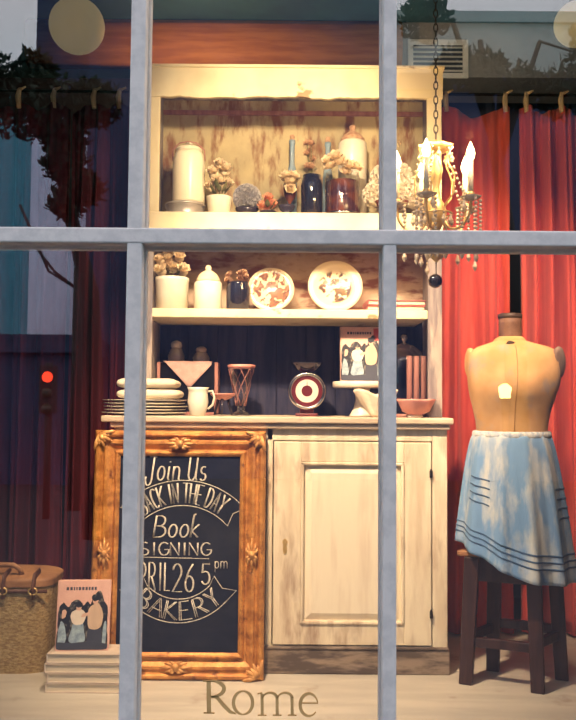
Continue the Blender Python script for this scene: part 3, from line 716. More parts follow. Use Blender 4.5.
# cake stand
Yk = 3.27; c = Vector((X(362, 400, Yk), Yk, CZ)); zp = Z(362, 388, Yk); zt2 = Z(362, 382.5, Yk)
t = thing('cake_stand', c, 'cream pedestal cake stand carrying the upright cookbook', 'cake stand')
b = MB(); hh = zp - CZ; rr = 29.5 * mpp(Yk)
b.lathe(c, [(.050, 0), (.052, .004), (.047, .012), (.034, .035), (.026, hh * .6), (.030, hh * .9), (.036, hh)], 40); b.build('pedestal', M['white_cer'], t)
b = MB(); b.lathe(c + Vector((0, 0, hh)), [(rr * .95, 0), (rr, .003), (rr, zt2 - zp + .002), (rr * .97, zt2 - zp + .0035), (rr * .94, zt2 - zp)], 48); b.build('plate', M['white_cer'], t)
# book with picture cover
def cookbook(c, w, h, th, tilt, yaw, label, red, cat='book', group=None):
    """upright book whose cover faces -Y; c is the middle of its bottom front edge"""
    t = thing('cookbook', c, label, cat, group)
    b = MB(); b.box(-w / 2, w / 2, 0, .0035, 0, h); b.box(-w / 2, w / 2, th - .0035, th, 0, h); b.box(-w / 2, -w / 2 + .0035, 0, th, 0, h)
    def fin(b, name, m, par, **k):
        b.v = [p + ORG[t] for p in b.v]; return b.build(name, m, par, **k)
    cv = fin(b, 'book_cover', M['book_pink'], t, bevel=.0008)
    b = MB(); b.box(-w / 2 + .0035, w / 2 - .004, .0035, th - .0035, .003, h - .003); fin(b, 'pages', M['pages'], t)
    b = MB(); y1 = -.0002
    def P_(pts, m, lay, soft=True):
        if soft:
            n_ = len(pts); q_ = []
            for i in range(n_):
                p0, p1, p2, p3 = pts[i - 1], pts[i], pts[(i + 1) % n_], pts[(i + 2) % n_]
                for k in range(4):
                    f = k / 4
                    q_.append(tuple(.5 * (2 * p1[j] + (p2[j] - p0[j]) * f + (2 * p0[j] - 5 * p1[j] + 4 * p2[j] - p3[j]) * f * f + (3 * p1[j] - p0[j] - 3 * p2[j] + p3[j]) * f ** 3) for j in (0, 1)))
            pts = [(min(.985, max(.015, x + .010 * mnoise.noise((x * 23, z * 23, lay)))), min(.985, max(.015, z + .010 * mnoise.noise((x * 19, z * 27, lay + 5))))) for x, z in q_]
        b.prism([(x * w - w / 2, z * h) for x, z in pts], y1 - .0003 * lay, y1, m)
    ell = lambda cx, cz, rx, rz, n=10: [(cx + rx * math.cos(2 * PI * i / n), cz + rz * math.sin(2 * PI * i / n)) for i in range(n)]
    P_([(.03, .03), (.5, .02), (.97, .03), (.97, .3), (.97, .60), (.90, .70), (.83, .84), (.72, .80), (.64, .66), (.58, .70), (.50, .64), (.42, .72), (.30, .70), (.22, .62), (.12, .68), (.04, .58), (.03, .3)], 0, 1)
    if red: P_([(.80, .74), (.97, .74), (.97, .97), (.80, .97)], 6, 1, False)
    P_([(.25, .14), (.40, .10), (.55, .14), (.53, .30), (.49, .40), (.34, .40), (.29, .30)], 3, 2)
    P_([(.33, .38), (.50, .38), (.56, .50), (.51, .57), (.42, .585), (.33, .57), (.27, .50)], 2, 3)
    P_(ell(.42, .615, .05, .05), 1, 4); P_(ell(.42, .655, .072, .045), 0, 5)
    P_([(.60, .10), (.74, .08), (.86, .10), (.85, .34), (.63, .34)], 5, 2)
    P_([(.62, .32), (.84, .33), (.88, .52), (.80, .66), (.70, .66), (.60, .56)], 4, 3)
    P_(ell(.735, .705, .052, .05), 1, 4); P_(ell(.735, .75, .075, .05), 0, 5)
    P_([(.48, .47), (.60, .50), (.64, .55), (.50, .52)], 1, 4)
    P_([(.05, .10), (.14, .08), (.20, .18), (.16, .36), (.10, .42), (.05, .30)], 3, 2)
    P_([(.10, .46), (.17, .48), (.19, .56), (.12, .58)], 1, 2); P_([(.88, .10), (.95, .12), (.95, .40), (.90, .36)], 3, 2)
    P_([(.05, .03), (.5, .02), (.95, .03), (.94, .10), (.6, .13), (.3, .11), (.06, .12)], 5, 5)
    fin(b, 'cover_picture', [M['pic_dark'], M['pic_skin'], M['pic_white'], M['pic_blue'], M['pic_shirt'], M['pic_jean'], M['pic_red']], cv)
    b = MB(); rr_ = random.Random(2); x = .17
    while x < .72:
        q = rr_.uniform(.025, .05); zt3 = .86; b.prism([((x) * w - w / 2, zt3 * h), ((x + q) * w - w / 2, zt3 * h), ((x + q) * w - w / 2, (zt3 + .045) * h), (x * w - w / 2, (zt3 + .045) * h)], y1 - .0003, y1); x += q + .02
    fin(b, 'title_marks', M['pic_jean'], cv)
    t.rotation_euler = (-tilt, 0, yaw); return t
cookbook(Vector((X(361, 380, Yk), Yk - .02, zt2 + .003)), 42 * mpp(Yk), 56 * mpp(Yk), .026, R(8), 0, 'upright cookbook with two people on its cover, on the cake stand', True)
# cloche
c = Vector((X(404, 410, 3.38), 3.38, CZ)); H = Z(404, 345, 3.38) - CZ; r = 23 * mpp(3.34)
t = thing('glass_cloche', c, 'clear glass bell cloche with a knob behind the brown rods', 'cloche')
b = MB(); b.lathe(c + Vector((0, 0, .012)), [(r, 0), (r, H * .55), (r * .94, H * .72), (r * .75, H * .86), (r * .45, H * .95), (r * .12, H * .985)], 40, cap=False); b.build('dome', M['clear'], t)
b = MB(); b.lathe(c + Vector((0, 0, H * .985 + .010)), [(.008, 0), (.006, .008), (.014, .018), (.016, .028), (.008, .038)], 20); b.build('knob', M['steel'], t)
b = MB(); b.lathe(c, [(r * 1.1, 0), (r * 1.12, .006), (r * 1.08, .011), (.01, .012)], 40); b.build('base', M['rose_wood'], t)
# three rods
Yr = 3.25
for i, (px, lab) in enumerate(((409.5, 'leftmost of three brown wooden rods standing by the pink bowl'), (416.5, 'middle of three brown wooden rods standing by the pink bowl'), (424, 'rightmost of three brown wooden rods standing by the pink bowl'))):
    p = Vector((X(px, 400, Yr), Yr + .004 * i, CZ)); h = Z(px, 356, Yr) - CZ
    b = MB(); b.lathe(p, [(.0105, 0), (.0115, .003), (.0115, h * .5), (.012, h - .003), (.010, h)], 14); tag(b.build('wooden_rod', M['rod_wood']), lab, 'rod', 'brown rods at the right end of the counter')
c = Vector((X(415, 410, 3.145), 3.145, CZ)); H = Z(415, 400, 3.10) - CZ
t = thing('scalloped_bowl', c, 'pink shell-lipped bowl at the right end of the counter', 'bowl')
b = MB(); b.lathe(c, [(.030, 0), (.032, .006), (.026, .012)], 32); b.build('foot', M['white_cer'], t)
b = MB(); b.lathe(c + Vector((0, 0, .0115)), [(.026, 0), (.05, .012), (.068, H - .018), (.074, H - .008), (.070, H - .008), (.044, .016), (.001, .008)], 48, cap=False, wob=lambda a, i: 1 + (.03 + .015 * i / 3) * math.sin(6 * a) + .14 * math.exp(-((a if a < PI else a - 2 * PI) / .5) ** 2)); b.build('bowl', M['pink_cer'], t)
# napkin cone
Yn = 3.11; c = Vector((X(377, 410, Yn), Yn, CZ)); H = Z(377, 393, Yn) - CZ
b = MB()
def fn(a, q):
    an = 2 * PI * a; rr = .020 + .046 * q ** .8; rr *= 1 + .14 * math.sin(4 * an + 1) * q + .07 * math.sin(7 * an)
    return (c.x + (.006 - .012 * q) + rr * 1.15 * math.cos(an), c.y + .01 + rr * .6 * math.sin(an), CZ + .001 + H * q * (1 + .16 * math.sin(2 * an + .6)))
b.grid(fn, 40, 10, wrap=True); tag(b.build('napkin', M['napkin'], solid=.003), 'cream napkin gathered in a cone at the counter edge', 'napkin')

# ------------------------------------------------------------------ chalkboard
Yd = 3.015
x0, x1 = X(93, 550, Yd + .04), X(265, 550, Yd + .04)
W_ = x1 - x0; H_ = Z(180, 430, Yd + .08) - 0; FW = 25.5 * mpp(Yd + .04)
c = Vector(((x0 + x1) / 2, Yd, 0)); lean = math.asin(min(.3, 0.04 / H_))
t = thing('chalkboard', c, 'black chalkboard in an ornate gilt frame leaning on the hutch', 'chalkboard')
def cb(b, name, m, par=t, **k):
    b.v = [p + c for p in b.v]; return b.build(name, m, par, **k)
b = MB()
pr = [(0, .03), (0, .002), (.004, -.008), (.010, -.014), (.018, -.015), (.024, -.008), (.028, .000), (.034, .000), (.040, -.006), (.050, -.006), (.060, .002), (.068, .010), (.074, .010), (.078, .002), (.084, -.004), (.090, -.002), (FW, .006), (FW, .02)]   # (inset, y)
corners = [(-W_ / 2, 0, 1, 1), (W_ / 2, 0, -1, 1), (W_ / 2, H_, -1, -1), (-W_ / 2, H_, 1, -1)]
vs = [(X_ + sx * i_, y_, Z_ + sz * i_) for (X_, Z_, sx, sz) in corners for (i_, y_) in pr]; n = len(pr); fs = []
for s_ in range(4):
    for i in range(n - 1):
        a = s_ * n + i; b2 = ((s_ + 1) % 4) * n + i; fs.append((a, b2, b2 + 1, a + 1))
b.add(vs, fs, 0, False); fr = cb(b, 'frame', M['gilt'])
for (X_, Z_, sx, sz) in corners:
    b = MB()
    for k in range(7):
        a = R(-12 + k * 19); L_ = .064 if k in (0, 6) else (.044 if k % 2 else .054)
        d = Vector((sx * math.cos(a), 0, sz * math.sin(a)))
        p0 = Vector((X_ + sx * .016, -.012, Z_ + sz * .016))
        b.tube([p0, p0 + d * L_ * .5 + Vector((0, -.008, 0)), p0 + d * L_ * .85 + Vector((0, -.005, 0)), p0 + d * L_], [.003, .008, .006, .002], 8, flat=.7)
    b.ball((X_ + sx * .03, -.016, Z_ + sz * .03), .014, 12, 0, .3); cb(b, 'corner_ornament', M['gilt_hi'], fr)
for (xx, zz_, dx, dz) in ((0, FW * .5, 1, 0), (0, H_ - FW * .5, 1, 0), (-W_ / 2 + FW * .5, H_ * .5, 0, 1), (W_ / 2 - FW * .5, H_ * .5, 0, 1)):
    b = MB(); p0 = Vector((xx, -.010, zz_))
    for s_ in (-1, 1):
        for k, (l, off) in enumerate(((.06, 0), (.042, .012), (.042, -.012), (.024, .018), (.024, -.018))):
            d = Vector((dx, 0, dz)) * s_; q = Vector((dz, 0, dx)) * off
            b.tube([p0, p0 + d * l * .5 + q + Vector((0, -.008, 0)), p0 + d * l + q * 1.2], [.005, .006, .002], 8, flat=.7)
    b.ball(p0 + Vector((0, -.006, 0)), .014, 12, 0, .3); cb(b, 'side_ornament', M['gilt_hi'], fr)
b = MB(); b.box(-W_ / 2 + FW - .006, W_ / 2 - FW + .006, .009, .018, FW - .006, H_ - FW + .006); bd = cb(b, 'board', M['slate'])
# chalk strokes -- glyphs in a unit box, drawn by hand
def A_(cx, cz, rx, rz, a0, a1, n=12): return arc(cx, cz, rx, rz, a0, a1, n)
G = {
 'B': [[(0, 0), (0, 1)], [(0, 1)] + A_(.3, .76, .34, .24, 90, -90) + [(0, .52)], [(0, .52)] + A_(.35, .26, .42, .26, 90, -90) + [(0, 0)]],
 'A': [[(0, 0), (.4, 1), (.8, 0)], [(.14, .36), (.66, .36)]], 'C': [A_(.45, .5, .42, .5, 50, 310)], 'K': [[(0, 0), (0, 1)], [(.7, 1), (.02, .48), (.74, 0)]],
 'I': [[(.2, 0), (.2, 1)]], 'N': [[(0, 0), (0, 1), (.7, 0), (.7, 1)]], 'T': [[(0, 1), (.8, 1)], [(.4, 1), (.4, 0)]], 'H': [[(0, 0), (0, 1)], [(.7, 0), (.7, 1)], [(0, .5), (.7, .5)]],
 'E': [[(.65, 1), (0, 1), (0, 0), (.68, 0)], [(0, .52), (.5, .52)]], 'D': [[(0, 0), (0, 1)], [(0, 1)] + A_(.2, .5, .55, .5, 90, -90) + [(0, 0)]],
 'Y': [[(0, 1), (.4, .5), (.8, 1)], [(.4, .5), (.4, 0)]], 'R': [[(0, 0), (0, 1)], [(0, 1)] + A_(.32, .75, .36, .25, 90, -90) + [(0, .5)], [(.3, .5), (.75, 0)]],
 'P': [[(0, 0), (0, 1)], [(0, 1)] + A_(.32, .74, .38, .26, 90, -90) + [(0, .48)]], 'L': [[(0, 1), (0, 0), (.6, 0)]],
 'S': [A_(.36, .75, .32, .25, 40, 270) + A_(.36, .25, .34, .25, 90, -150)], 'G': [A_(.45, .5, .43, .5, 50, 330) + [(.84, .45), (.5, .45)]],
 'J': [[(.2, 1.02), (.75, 1)], [(.55, 1)] + A_(.3, .05, .25, .28, 0, -200)], 'U': [[(0, 1), (.02, .3)] + A_(.3, .28, .28, .28, 180, 360) + [(.6, 1), (.62, .12), (.74, 0)]],
 'o': [A_(.3, .3, .27, .3, 90, 450, 16)], 'i': [[(.12, .6), (.1, .1), (.22, 0)], [(.13, .78), (.16, .82)]], 'n': [[(0, .6), (0, 0)], [(0, .4)] + A_(.24, .36, .24, .24, 180, 0, 8) + [(.48, .05), (.56, 0)]],
 's': [A_(.24, .45, .2, .15, 50, 270, 8) + A_(.24, .15, .22, .15, 90, -150, 8)], 'k': [[(0, 0), (.04, 1.05), (.14, 1.1)], [(.46, .62), (.04, .3), (.5, 0)]],
 'p': [[(0, .6), (0, -.3)], A_(.22, .3, .22, .28, 150, -150, 12)], 'm': [[(0, .6), (0, 0)], [(0, .4)] + A_(.2, .4, .2, .2, 180, 0, 8) + [(.4, 0)], [(.4, .4)] + A_(.6, .4, .2, .2, 180, 0, 8) + [(.8, 0)]],
 '2': [A_(.35, .72, .33, .28, 170, -40) + [(0, 0), (.72, 0)]], '6': [[(.62, 1), (.3, .75), (.06, .4)] + A_(.36, .28, .32, .28, 160, -200, 16)], '5': [[(.65, 1), (.14, 1), (.08, .56)] + A_(.34, .32, .33, .32, 120, -150, 12)],
}
WID = {'I': .42, 'i': .34, ' ': .45, 'o': .62, 'n': .62, 's': .52, 'k': .58, 'p': .55, 'm': .95}
IW, IH = W_ - 2 * FW, H_ - 2 * FW
ctr = X(181, 550, Yd) - c.x
mpd = mpp(Yd + .03)
yc = .0085
def bp(px, py): # local board coordinates of a pixel
    return ((px - 181) * mpd + ctr, H_ - FW - (py - 461) * mpd * (IH / (184 * mpd)))
def write(mb, txt, fmap, size, gap=.16, r=.0016, shear=0, double=0):
    x = 0
    for ch in txt:
        if ch == ' ': x += .45; continue
        for st_ in G[ch]:
            for dd in ((0, double) if double else (0,)):
                pts = [fmap((x + px_ + shear * pz_ + dd) * size, pz_ * size) for px_, pz_ in st_]
                mb.tube([(p[0], yc, p[1]) for p in pts], r, 6, flat=.5)
        x += WID.get(ch, .8) + gap
    return x * size
def width(txt, gap=.16): return sum(.45 if ch == ' ' else WID.get(ch, .8) + gap for ch in txt) - gap
def line_text(txt, pxl, pxr, pybase, h_px, rise=0, gap=.16, r=.0016, shear=0, double=0):
    b = MB(); w = width(txt, gap); (xl, zb) = bp(pxl, pybase); (xr, _) = bp(pxr, pybase); hh = bp(0, pybase - h_px)[1] - zb; sx = (xr - xl) / w
    write(b, txt, lambda a, v: (xl + a * sx, zb + v * hh + rise * a), 1.0, gap, r, shear, double); return b
cb(line_text('Join Us', 142, 203, 484, 22, shear=.22, r=0.0024, double=.05), 'chalk_writing', M['chalk'], bd)
cb(line_text('Book', 152, 197, 538, 20, shear=.2, r=0.0024, double=.05), 'chalk_writing', M['chalk'], bd)
cb(line_text('SIGNING', 139, 209, 555, 12, r=0.0020, double=.06), 'chalk_writing', M['chalk'], bd)
cb(line_text('APRIL', 130, 171, 588, 26, gap=.3, r=0.0022, double=.07), 'chalk_writing', M['chalk'], bd)
cb(line_text('26', 172, 194, 589, 26, r=0.0022, double=.06), 'chalk_writing', M['chalk'], bd)
cb(line_text('5', 200, 210, 582, 19, r=0.0022, double=.06), 'chalk_writing', M['chalk'], bd)
cb(line_text('pm', 214, 227, 567, 11, r=0.0016), 'chalk_writing', M['chalk'], bd)
b = MB(); (xa, za), (xb, zb) = bp(140, 557), bp(208, 558); b.tube([(xa, yc, za), (xb, yc, zb)], .0016, 6, flat=.5); cb(b, 'chalk_line', M['chalk'], bd)
def banner(txt, cx, cy, rad_in, rad_out, a0, a1, ta0, ta1, up, tails):
    """ribbon between two arcs about pixel (cx,cy); angles in degrees from straight up (down for the lower banner), clockwise in the photo"""
    sgn = -1 if up else 1
    def pol(rad, a): return bp(cx + rad * math.sin(R(a)), cy + sgn * rad * math.cos(R(a)))
    b = MB()
    for rad in (rad_in, rad_out):
        b.tube([(q[0], yc, q[1]) for q in [pol(rad, a0 + (a1 - a0) * i / 30) for i in range(31)]], .0018, 6, flat=.5)
    for (s_, aa) in ((1, a1), (-1, a0)):
        mid = (rad_in + rad_out) / 2
        q = [pol(rad_out, aa), pol(rad_out + (2 if not up else 0), aa + s_ * tails), pol(mid, aa + s_ * tails * .55), pol(rad_in - (2 if not up else 0), aa + s_ * tails), pol(rad_in, aa)]
        b.tube([(p[0], yc, p[1]) for p in q], .0018, 6, flat=.5)
    cb(b, 'chalk_banner', M['chalk'], bd)
    b = MB(); w = width(txt, .2); lo, hi = (rad_in + 2.5, rad_out - 2.5) if up else (rad_out - 2.5, rad_in + 2.5)
    write(b, txt, lambda a, v: pol(lo + (hi - lo) * v, ta0 + (ta1 - ta0) * a / w), 1.0, .2, .0019, 0, .12)
    cb(b, 'chalk_writing', M['chalk'], bd)
banner('BACK IN THE DAY', 181, 570, 62, 86, -38, 38, -36, 34, True, 8)
banner('BAKERY', 178, 553, 43, 65, -46, 46, -44, 44, False, 13)
t.rotation_euler = (-lean, 0, 0)

# ------------------------------------------------------------------ stool and dress form
P = {k: floor_at(*v) for k, v in dict(FL=(466, 683), FR=(538, 692), RL=(493, 670), RR=(562, 679)).items()}
ctr = (P['FL'] + P['FR'] + P['RL'] + P['RR']) / 4
SEATZ = Z(460, 553, 2.95)
t = thing('wooden_stool', (ctr.x, ctr.y, 0), 'dark wooden four-legged stool carrying the dress form', 'stool')
TP = {k: ctr + (p - ctr) * .86 + Vector((0, 0, SEATZ - .022)) for k, p in P.items()}
for k, p in P.items():
    b = MB(); d = (TP[k] - p); ax = Vector((1, 0, 0)); w0, w1 = .024, .027
    fx_ = (P['FR'] - P['FL']).normalized(); fy_ = Vector((-fx_.y, fx_.x, 0))
    vs = []
    for q, w in ((p, w0), (p + d, w1)):
        for s1, s2 in ((-1, -1), (1, -1), (1, 1), (-1, 1)): vs.append(q + fx_ * w * s1 + fy_ * w * s2)
    b.add(vs, [(3, 2, 1, 0), (4, 5, 6, 7), (0, 1, 5, 4), (1, 2, 6, 5), (2, 3, 7, 6), (3, 0, 4, 7)], 0, False)
    b.build('leg', M['stool'], t, bevel=.004)
def rail(k1, k2, f, h, th, name):
    a = P[k1] + (TP[k1] - P[k1]) * f; e_ = P[k2] + (TP[k2] - P[k2]) * f; d = (e_ - a).normalized(); nrm = Vector((-d.y, d.x, 0))
    b = MB(); vs = []
    for q in (a, e_):
        for s1, s2 in ((-1, -1), (1, -1), (1, 1), (-1, 1)): vs.append(q + nrm * th / 2 * s1 + Vector((0, 0, h / 2 * s2)))
    b.add(vs, [(3, 2, 1, 0), (4, 5, 6, 7), (0, 1, 5, 4), (1, 2, 6, 5), (2, 3, 7, 6), (3, 0, 4, 7)], 0, False); b.build(name, M['stool'], t, bevel=.003)
for k1, k2, f in (('FL', 'FR', .33), ('RL', 'RR', .40), ('FL', 'RL', .36), ('FR', 'RR', .36)): rail(k1, k2, f, .034, .022, 'stretcher')
for k1, k2 in (('FL', 'FR'), ('RL', 'RR'), ('FL', 'RL'), ('FR', 'RR')): rail(k1, k2, .90, .085, .02, 'apron_rail')
fx_ = (P['FR'] - P['FL']).normalized(); fy_ = Vector((-fx_.y, fx_.x, 0))
C4 = [ctr + (P[k] - ctr) * 1.12 for k in ('FL', 'FR', 'RR', 'RL')]
C4[0] += -fx_ * .012; C4[3] += -fx_ * .012
b = MB(); vs = [q + Vector((0, 0, SEATZ - .022)) for q in C4] + [q + Vector((0, 0, SEATZ)) for q in C4]
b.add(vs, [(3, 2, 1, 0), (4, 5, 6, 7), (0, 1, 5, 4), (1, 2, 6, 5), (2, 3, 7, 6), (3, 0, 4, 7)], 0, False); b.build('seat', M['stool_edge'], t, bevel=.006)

YF = ctr.y - .0; uf = mpp(YF)
fc = Vector((X(513, 480, YF), YF, SEATZ))
df = thing('dress_form', fc, 'tan linen dress form torso with a dark neck block on the stool', 'dress form')
rows = [(337, 510, 12, 12), (341, 510, 15, 15), (344, 511, 24, 20), (347, 512, 34, 25), (350, 513, 40, 29), (355, 513, 44, 33), (363, 513.5, 45.5, 36), (374, 513.5, 45.5, 38), (386, 513, 44, 40), (398, 512, 41, 37), (410, 511.5, 37.5, 33), (422, 511.5, 35, 30), (432, 511.5, 34, 29), (445, 512, 32, 26), (470, 512, 34, 28), (500, 513, 38, 31), (530, 513, 38, 31), (549, 513, 37, 30)]
yaw = R(-10)
def form_pt(row, a):
    py, cx, hw, hd = row; e_ = 2.4
    ca, sa = math.cos(a), math.sin(a)
    x = math.copysign(abs(ca) ** (2 / e_), ca) * hw * uf; y = math.copysign(abs(sa) ** (2 / e_), sa) * hd * uf
    if y < 0:
        for s_ in (-1, 1): y -= .022 * math.exp(-((x - s_ * .058) / .042) ** 2 - ((py - 384) / 13) ** 2)
    x, y = x * math.cos(yaw) - y * math.sin(yaw), x * math.sin(yaw) + y * math.cos(yaw)
    return Vector((X(cx, py, YF) + x, YF + y, max(SEATZ + .001, Z(512, py, YF))))
b = MB(); nn = 56; vs = [form_pt(r_, 2 * PI * k / nn) for r_ in rows[::-1]  for k in range(nn)]; fs = []
for i in range(len(rows) - 1):
    for k in range(nn): k2 = (k + 1) % nn; fs.append((i * nn + k, i * nn + k2, (i + 1) * nn + k2, (i + 1) * nn + k))
fs += [tuple(range(nn))[::-1], tuple((len(rows) - 1) * nn + k for k in range(nn))]
b.add(vs, fs); torso = b.build('torso', M['linen'], df)
b = MB(); nz0 = Z(510, 340, YF); ncx = X(510, 330, YF)
b.lathe((ncx, YF, nz0), [(.046, 0), (.042, .02), (.0425, .06), (.043, Z(510, 318, YF) - nz0)], 32); b.build('neck_block', M['neck'], df)
b = MB(); q = Z(510, 318.5, YF); b.lathe((ncx, YF, q), [(.0445, 0), (.0455, .003), (.0455, .014), (.040, .018), (.01, .019)], 32); b.build('neck_cap', M['dark_cap'], df)
b = MB(); b.lathe((ncx, YF, nz0 - .012), [(.062, 0), (.060, .010), (.051, .020), (.046, .022)], 32, wob=lambda a, i: 1 + .03 * math.sin(5 * a)); b.build('collar', M['linen'], df)
b = MB()
tn = form_pt((344, 508, 24, 20), -PI / 2 + .1); b.ball((tn.x - .012, tn.y - .001, tn.z - .004), (.017, .006, .010), 12, 0, .3); b.build('collar_tear', M['dark_cap'], torso)
for s_ in (1, -1):
    q = form_pt((363, 513.5, 45.5, 36), -.34 if s_ > 0 else PI)
    nrm = Matrix.Translation(q + Vector((-s_ * (.012 if s_ > 0 else .018), .004 if s_ > 0 else 0, 0))) @ Matrix.Rotation(yaw + (R(-40) if s_ > 0 else R(22)), 4, 'Z') @ Matrix.Rotation(R(90) * s_, 4, 'Y')
    b = MB(nrm); b.lathe((0, 0, 0), [(.050, -.006), (.056, .004), (.054, .012), (.046, .016), (.005, .017)], 32, sx=1.05, sy=.66); b.build('arm_cap', M['arm_cap'] if s_ > 0 else M['linen'], torso)
# centre seams
b = MB()
for a in (-PI / 2, ):
    b.tube([form_pt(r_, a) + Vector((0, -.0012, 0)) for r_ in rows[3:13]], .0012, 5)
b.build('front_seam', M['leather_tan'], torso)
# apron
WZ = Z(512, 434, YF)
def skirt(th, tt):
    """th: angle, 0 = front, + towards the photo's right; tt 0 waist .. 1 hem"""
    front = math.cos(th); side = math.sin(th)
    hem_py = 566 + 9 * side + 5 * front - 16 * max(0, -side) ** 1.5
    py = 434 + (hem_py - 434) * tt
    g = tt ** .62
    e_ = .88 + .12 * (1 - tt); hw = (36.5 + 18.5 * g) * uf; hd = (34 + 17 * g + 5 * tt) * uf
    fold = 1 + (.016 + .036 * tt) * math.sin(11 * th + .8) + .02 * tt * math.sin(5 * th + 2) + .014 * math.sin(23 * th) * (.4 + .6 * tt)
    cxp = 511.5 + 2.5 * tt
    x = side * hw * fold; y = -front * hd * fold
    return Vector((X(cxp, 490, YF) + x, YF + y, Z(512, py, YF)))
ap = thing('apron', (fc.x, fc.y, Z(512, 580, YF)), 'gathered pale blue apron with dark hem stripes tied round the dress form', 'apron')
b = MB(); b.grid(lambda a, q: skirt(-PI + 2 * PI * a, q), 160, 36, wrap=True); sk = b.build('skirt', M['apron'], ap, solid=.002)
def band(t0, t1, th0, th1, n, name, m, par, off=.0025, n2=2):
    b = MB()
    def fn(a, q):
        th = th0 + (th1 - th0) * a; p = skirt(th, t0 + (t1 - t0) * q); d = Vector((math.sin(th), -math.cos(th), 0)); return p + d * off
    b.grid(fn, n, n2); return b.build(name, m, par, solid=.0012)
for tt in (.80, .845, .89): band(tt, tt + .012, -PI, PI, 160, 'hem_stripe', M['apron_line'], sk)
for s_ in (-1, 1):
    for k in range(4):
        tt = .36 + .065 * k; band(tt, tt + .011, s_ * R(42), s_ * R(70), 16, 'pocket_stripe', M['apron_line'], sk)
b = MB(); b.lathe((X(511.5, 434, YF), YF, WZ - .012), [(37 * uf, 0), (38 * uf, .004), (37.4 * uf, .020), (36 * uf, .023)], 96, sy=.92, cap=False, wob=lambda a, i: 1 + .010 * math.sin(40 * a)); b.build('waistband', M['apron_band'], ap, solid=.004)

# ------------------------------------------------------------------ curtains
YC = 3.62; rz_ = Z(288, 93, YC)
t = thing('curtain_rod', (0, YC, rz_), 'thin dark curtain rod running behind the hutch', 'curtain rod')
b = MB(); b.tube([(-2.55, YC, rz_), (2.55, YC, rz_)], .007, 10); b.build('rod', M['iron'], t)
for px in (-300, 800):
    b = MB(); xx = -2.55 if px < 0 else 2.55; b.lathe((xx + (.004 if px < 0 else -.004), YC, rz_ - .02), [(.012, 0), (.016, .02), (.012, .04)], 12); b.build('end_bracket', M['iron'], t)
def curtain(px0, px1, m, label, clips, freq, amp, seed, bottom=.012):
    x0, x1 = X(px0, 300, YC), X(px1, 300, YC)
    t = thing('curtain', ((x0 + x1) / 2, YC, bottom), label, 'curtain', 'curtains behind the window display')
    cxs = [X(q, 100, YC) for q in clips]
    def fn(a, q):
        x = x0 + (x1 - x0) * a
        ds = min(abs(x - cc) for cc in cxs); sag = .055 * min(1, ds / .12) ** 1.2
        ztop = rz_ - .055 - sag; z = ztop + (bottom - ztop) * q
        g = min(1, .35 + q * 2)
        y = YC + amp * g * math.sin(2 * PI * freq * a + seed + .5 * mnoise.noise((a * 4, seed, q * 1.2))) + amp * .45 * g * math.sin(2 * PI * freq * 2.3 * a + seed * 2)
        return (x + .006 * math.sin(q * 4 + a * 9), y, z)
    b = MB(); b.grid(fn, 110, 34); b.build('curtain_panel', m, t, solid=.003)
    for xx in cxs:
        b = MB(); b.tube([(xx, YC - .012, rz_ - .085), (xx - .005, YC - .014, rz_ - .03), (xx, YC - .010, rz_ + .004), (xx, YC, rz_ + .011), (xx, YC + .010, rz_)], [.010, .013, .009, .007, .005], 10)
        b.tube([(xx, YC - .012, rz_), (xx + .03, YC - .016, rz_ + .014)], [.008, .004], 8)
        b.build('curtain_clip', M['clip'], t)
curtain(438, 510, M['red_velvet'], 'bright red curtain panel next to the hutch side, behind the dress form', (446, 505), 2.5, .022, 1.0)
curtain(521, 625, M['red_velvet'], 'deeply folded red curtain panel at the right edge of the photo', (526, 561, 610), 5.2, .060, 2.2)
curtain(68, 138, M['maroon'], 'dark maroon curtain panel just left of the hutch', (95, 120), 4, .035, .3)
curtain(-60, 66, M['maroon'], 'dark maroon curtain panel at the left edge of the photo', (-30, 20, 55), 5, .045, 3.0)

# ------------------------------------------------------------------ vent and globes
vx0, vx1 = X(409, 55, YS), X(470, 55, YS); vz0, vz1 = Z(440, 75, YS), Z(440, 36, YS); yv = YS + .06
t = thing('air_vent', ((vx0 + vx1) / 2, yv, vz0), 'white louvred air vent on the grey soffit', 'vent')
b = MB(); k = .035
b.box(vx0, vx1, yv - .015, yv - .001, vz0, vz0 + k); b.box(vx0, vx1, yv - .015, yv - .001, vz1 - k, vz1); b.box(vx0, vx0 + k, yv - .015, yv - .001, vz0 + k, vz1 - k); b.box(vx1 - k, vx1, yv - .015, yv - .001, vz0 + k, vz1 - k)
b.build('vent_frame', M['vent'], t, bevel=.003)
MB().box(vx0 + k, vx1 - k, yv - .004, yv - .001, vz0 + k, vz1 - k).build('vent_back', M['vent_dark'], t)
b = MB(); nS = 6
for i in range(nS):
    z = vz0 + k + (vz1 - vz0 - 2 * k) * (i + .5) / nS
    b.add([(vx0 + k, yv - .014, z - .008), (vx1 - k, yv - .014, z - .008), (vx1 - k, yv - .005, z + .006), (vx0 + k, yv - .005, z + .006)], [(0, 1, 2, 3)], 0, False)
b.build('louvre', M['vent'], t, solid=.003)
def globe(px, py, rpx, Y, label):
    r = rpx * mpp(Y); p = at(px, py, Y)
    t = thing('globe_lamp', (p.x, p.y, p.z - r), label, 'lamp', 'opal globe lamps')
    b = MB(); b.ball(p, r, 32); b.build('globe_shade', M['globe'], t)
    b = MB(); b.lathe(p + Vector((0, 0, r * .96)), [(r * .34, 0), (r * .34, .03), (.012, .05), (.010, sz1 - p.z - r * .96 - .012), (.05, sz1 - p.z - r * .96 - .01), (.05, sz1 - p.z - r * .96 + .004)], 20); b.build('stem', M['iron'], t)
globe(77, 26, 28, 4.3, 'opal globe lamp glowing dimly at the upper left'); globe(577, 24, 23, 4.3, 'opal globe lamp cut by the upper right edge')

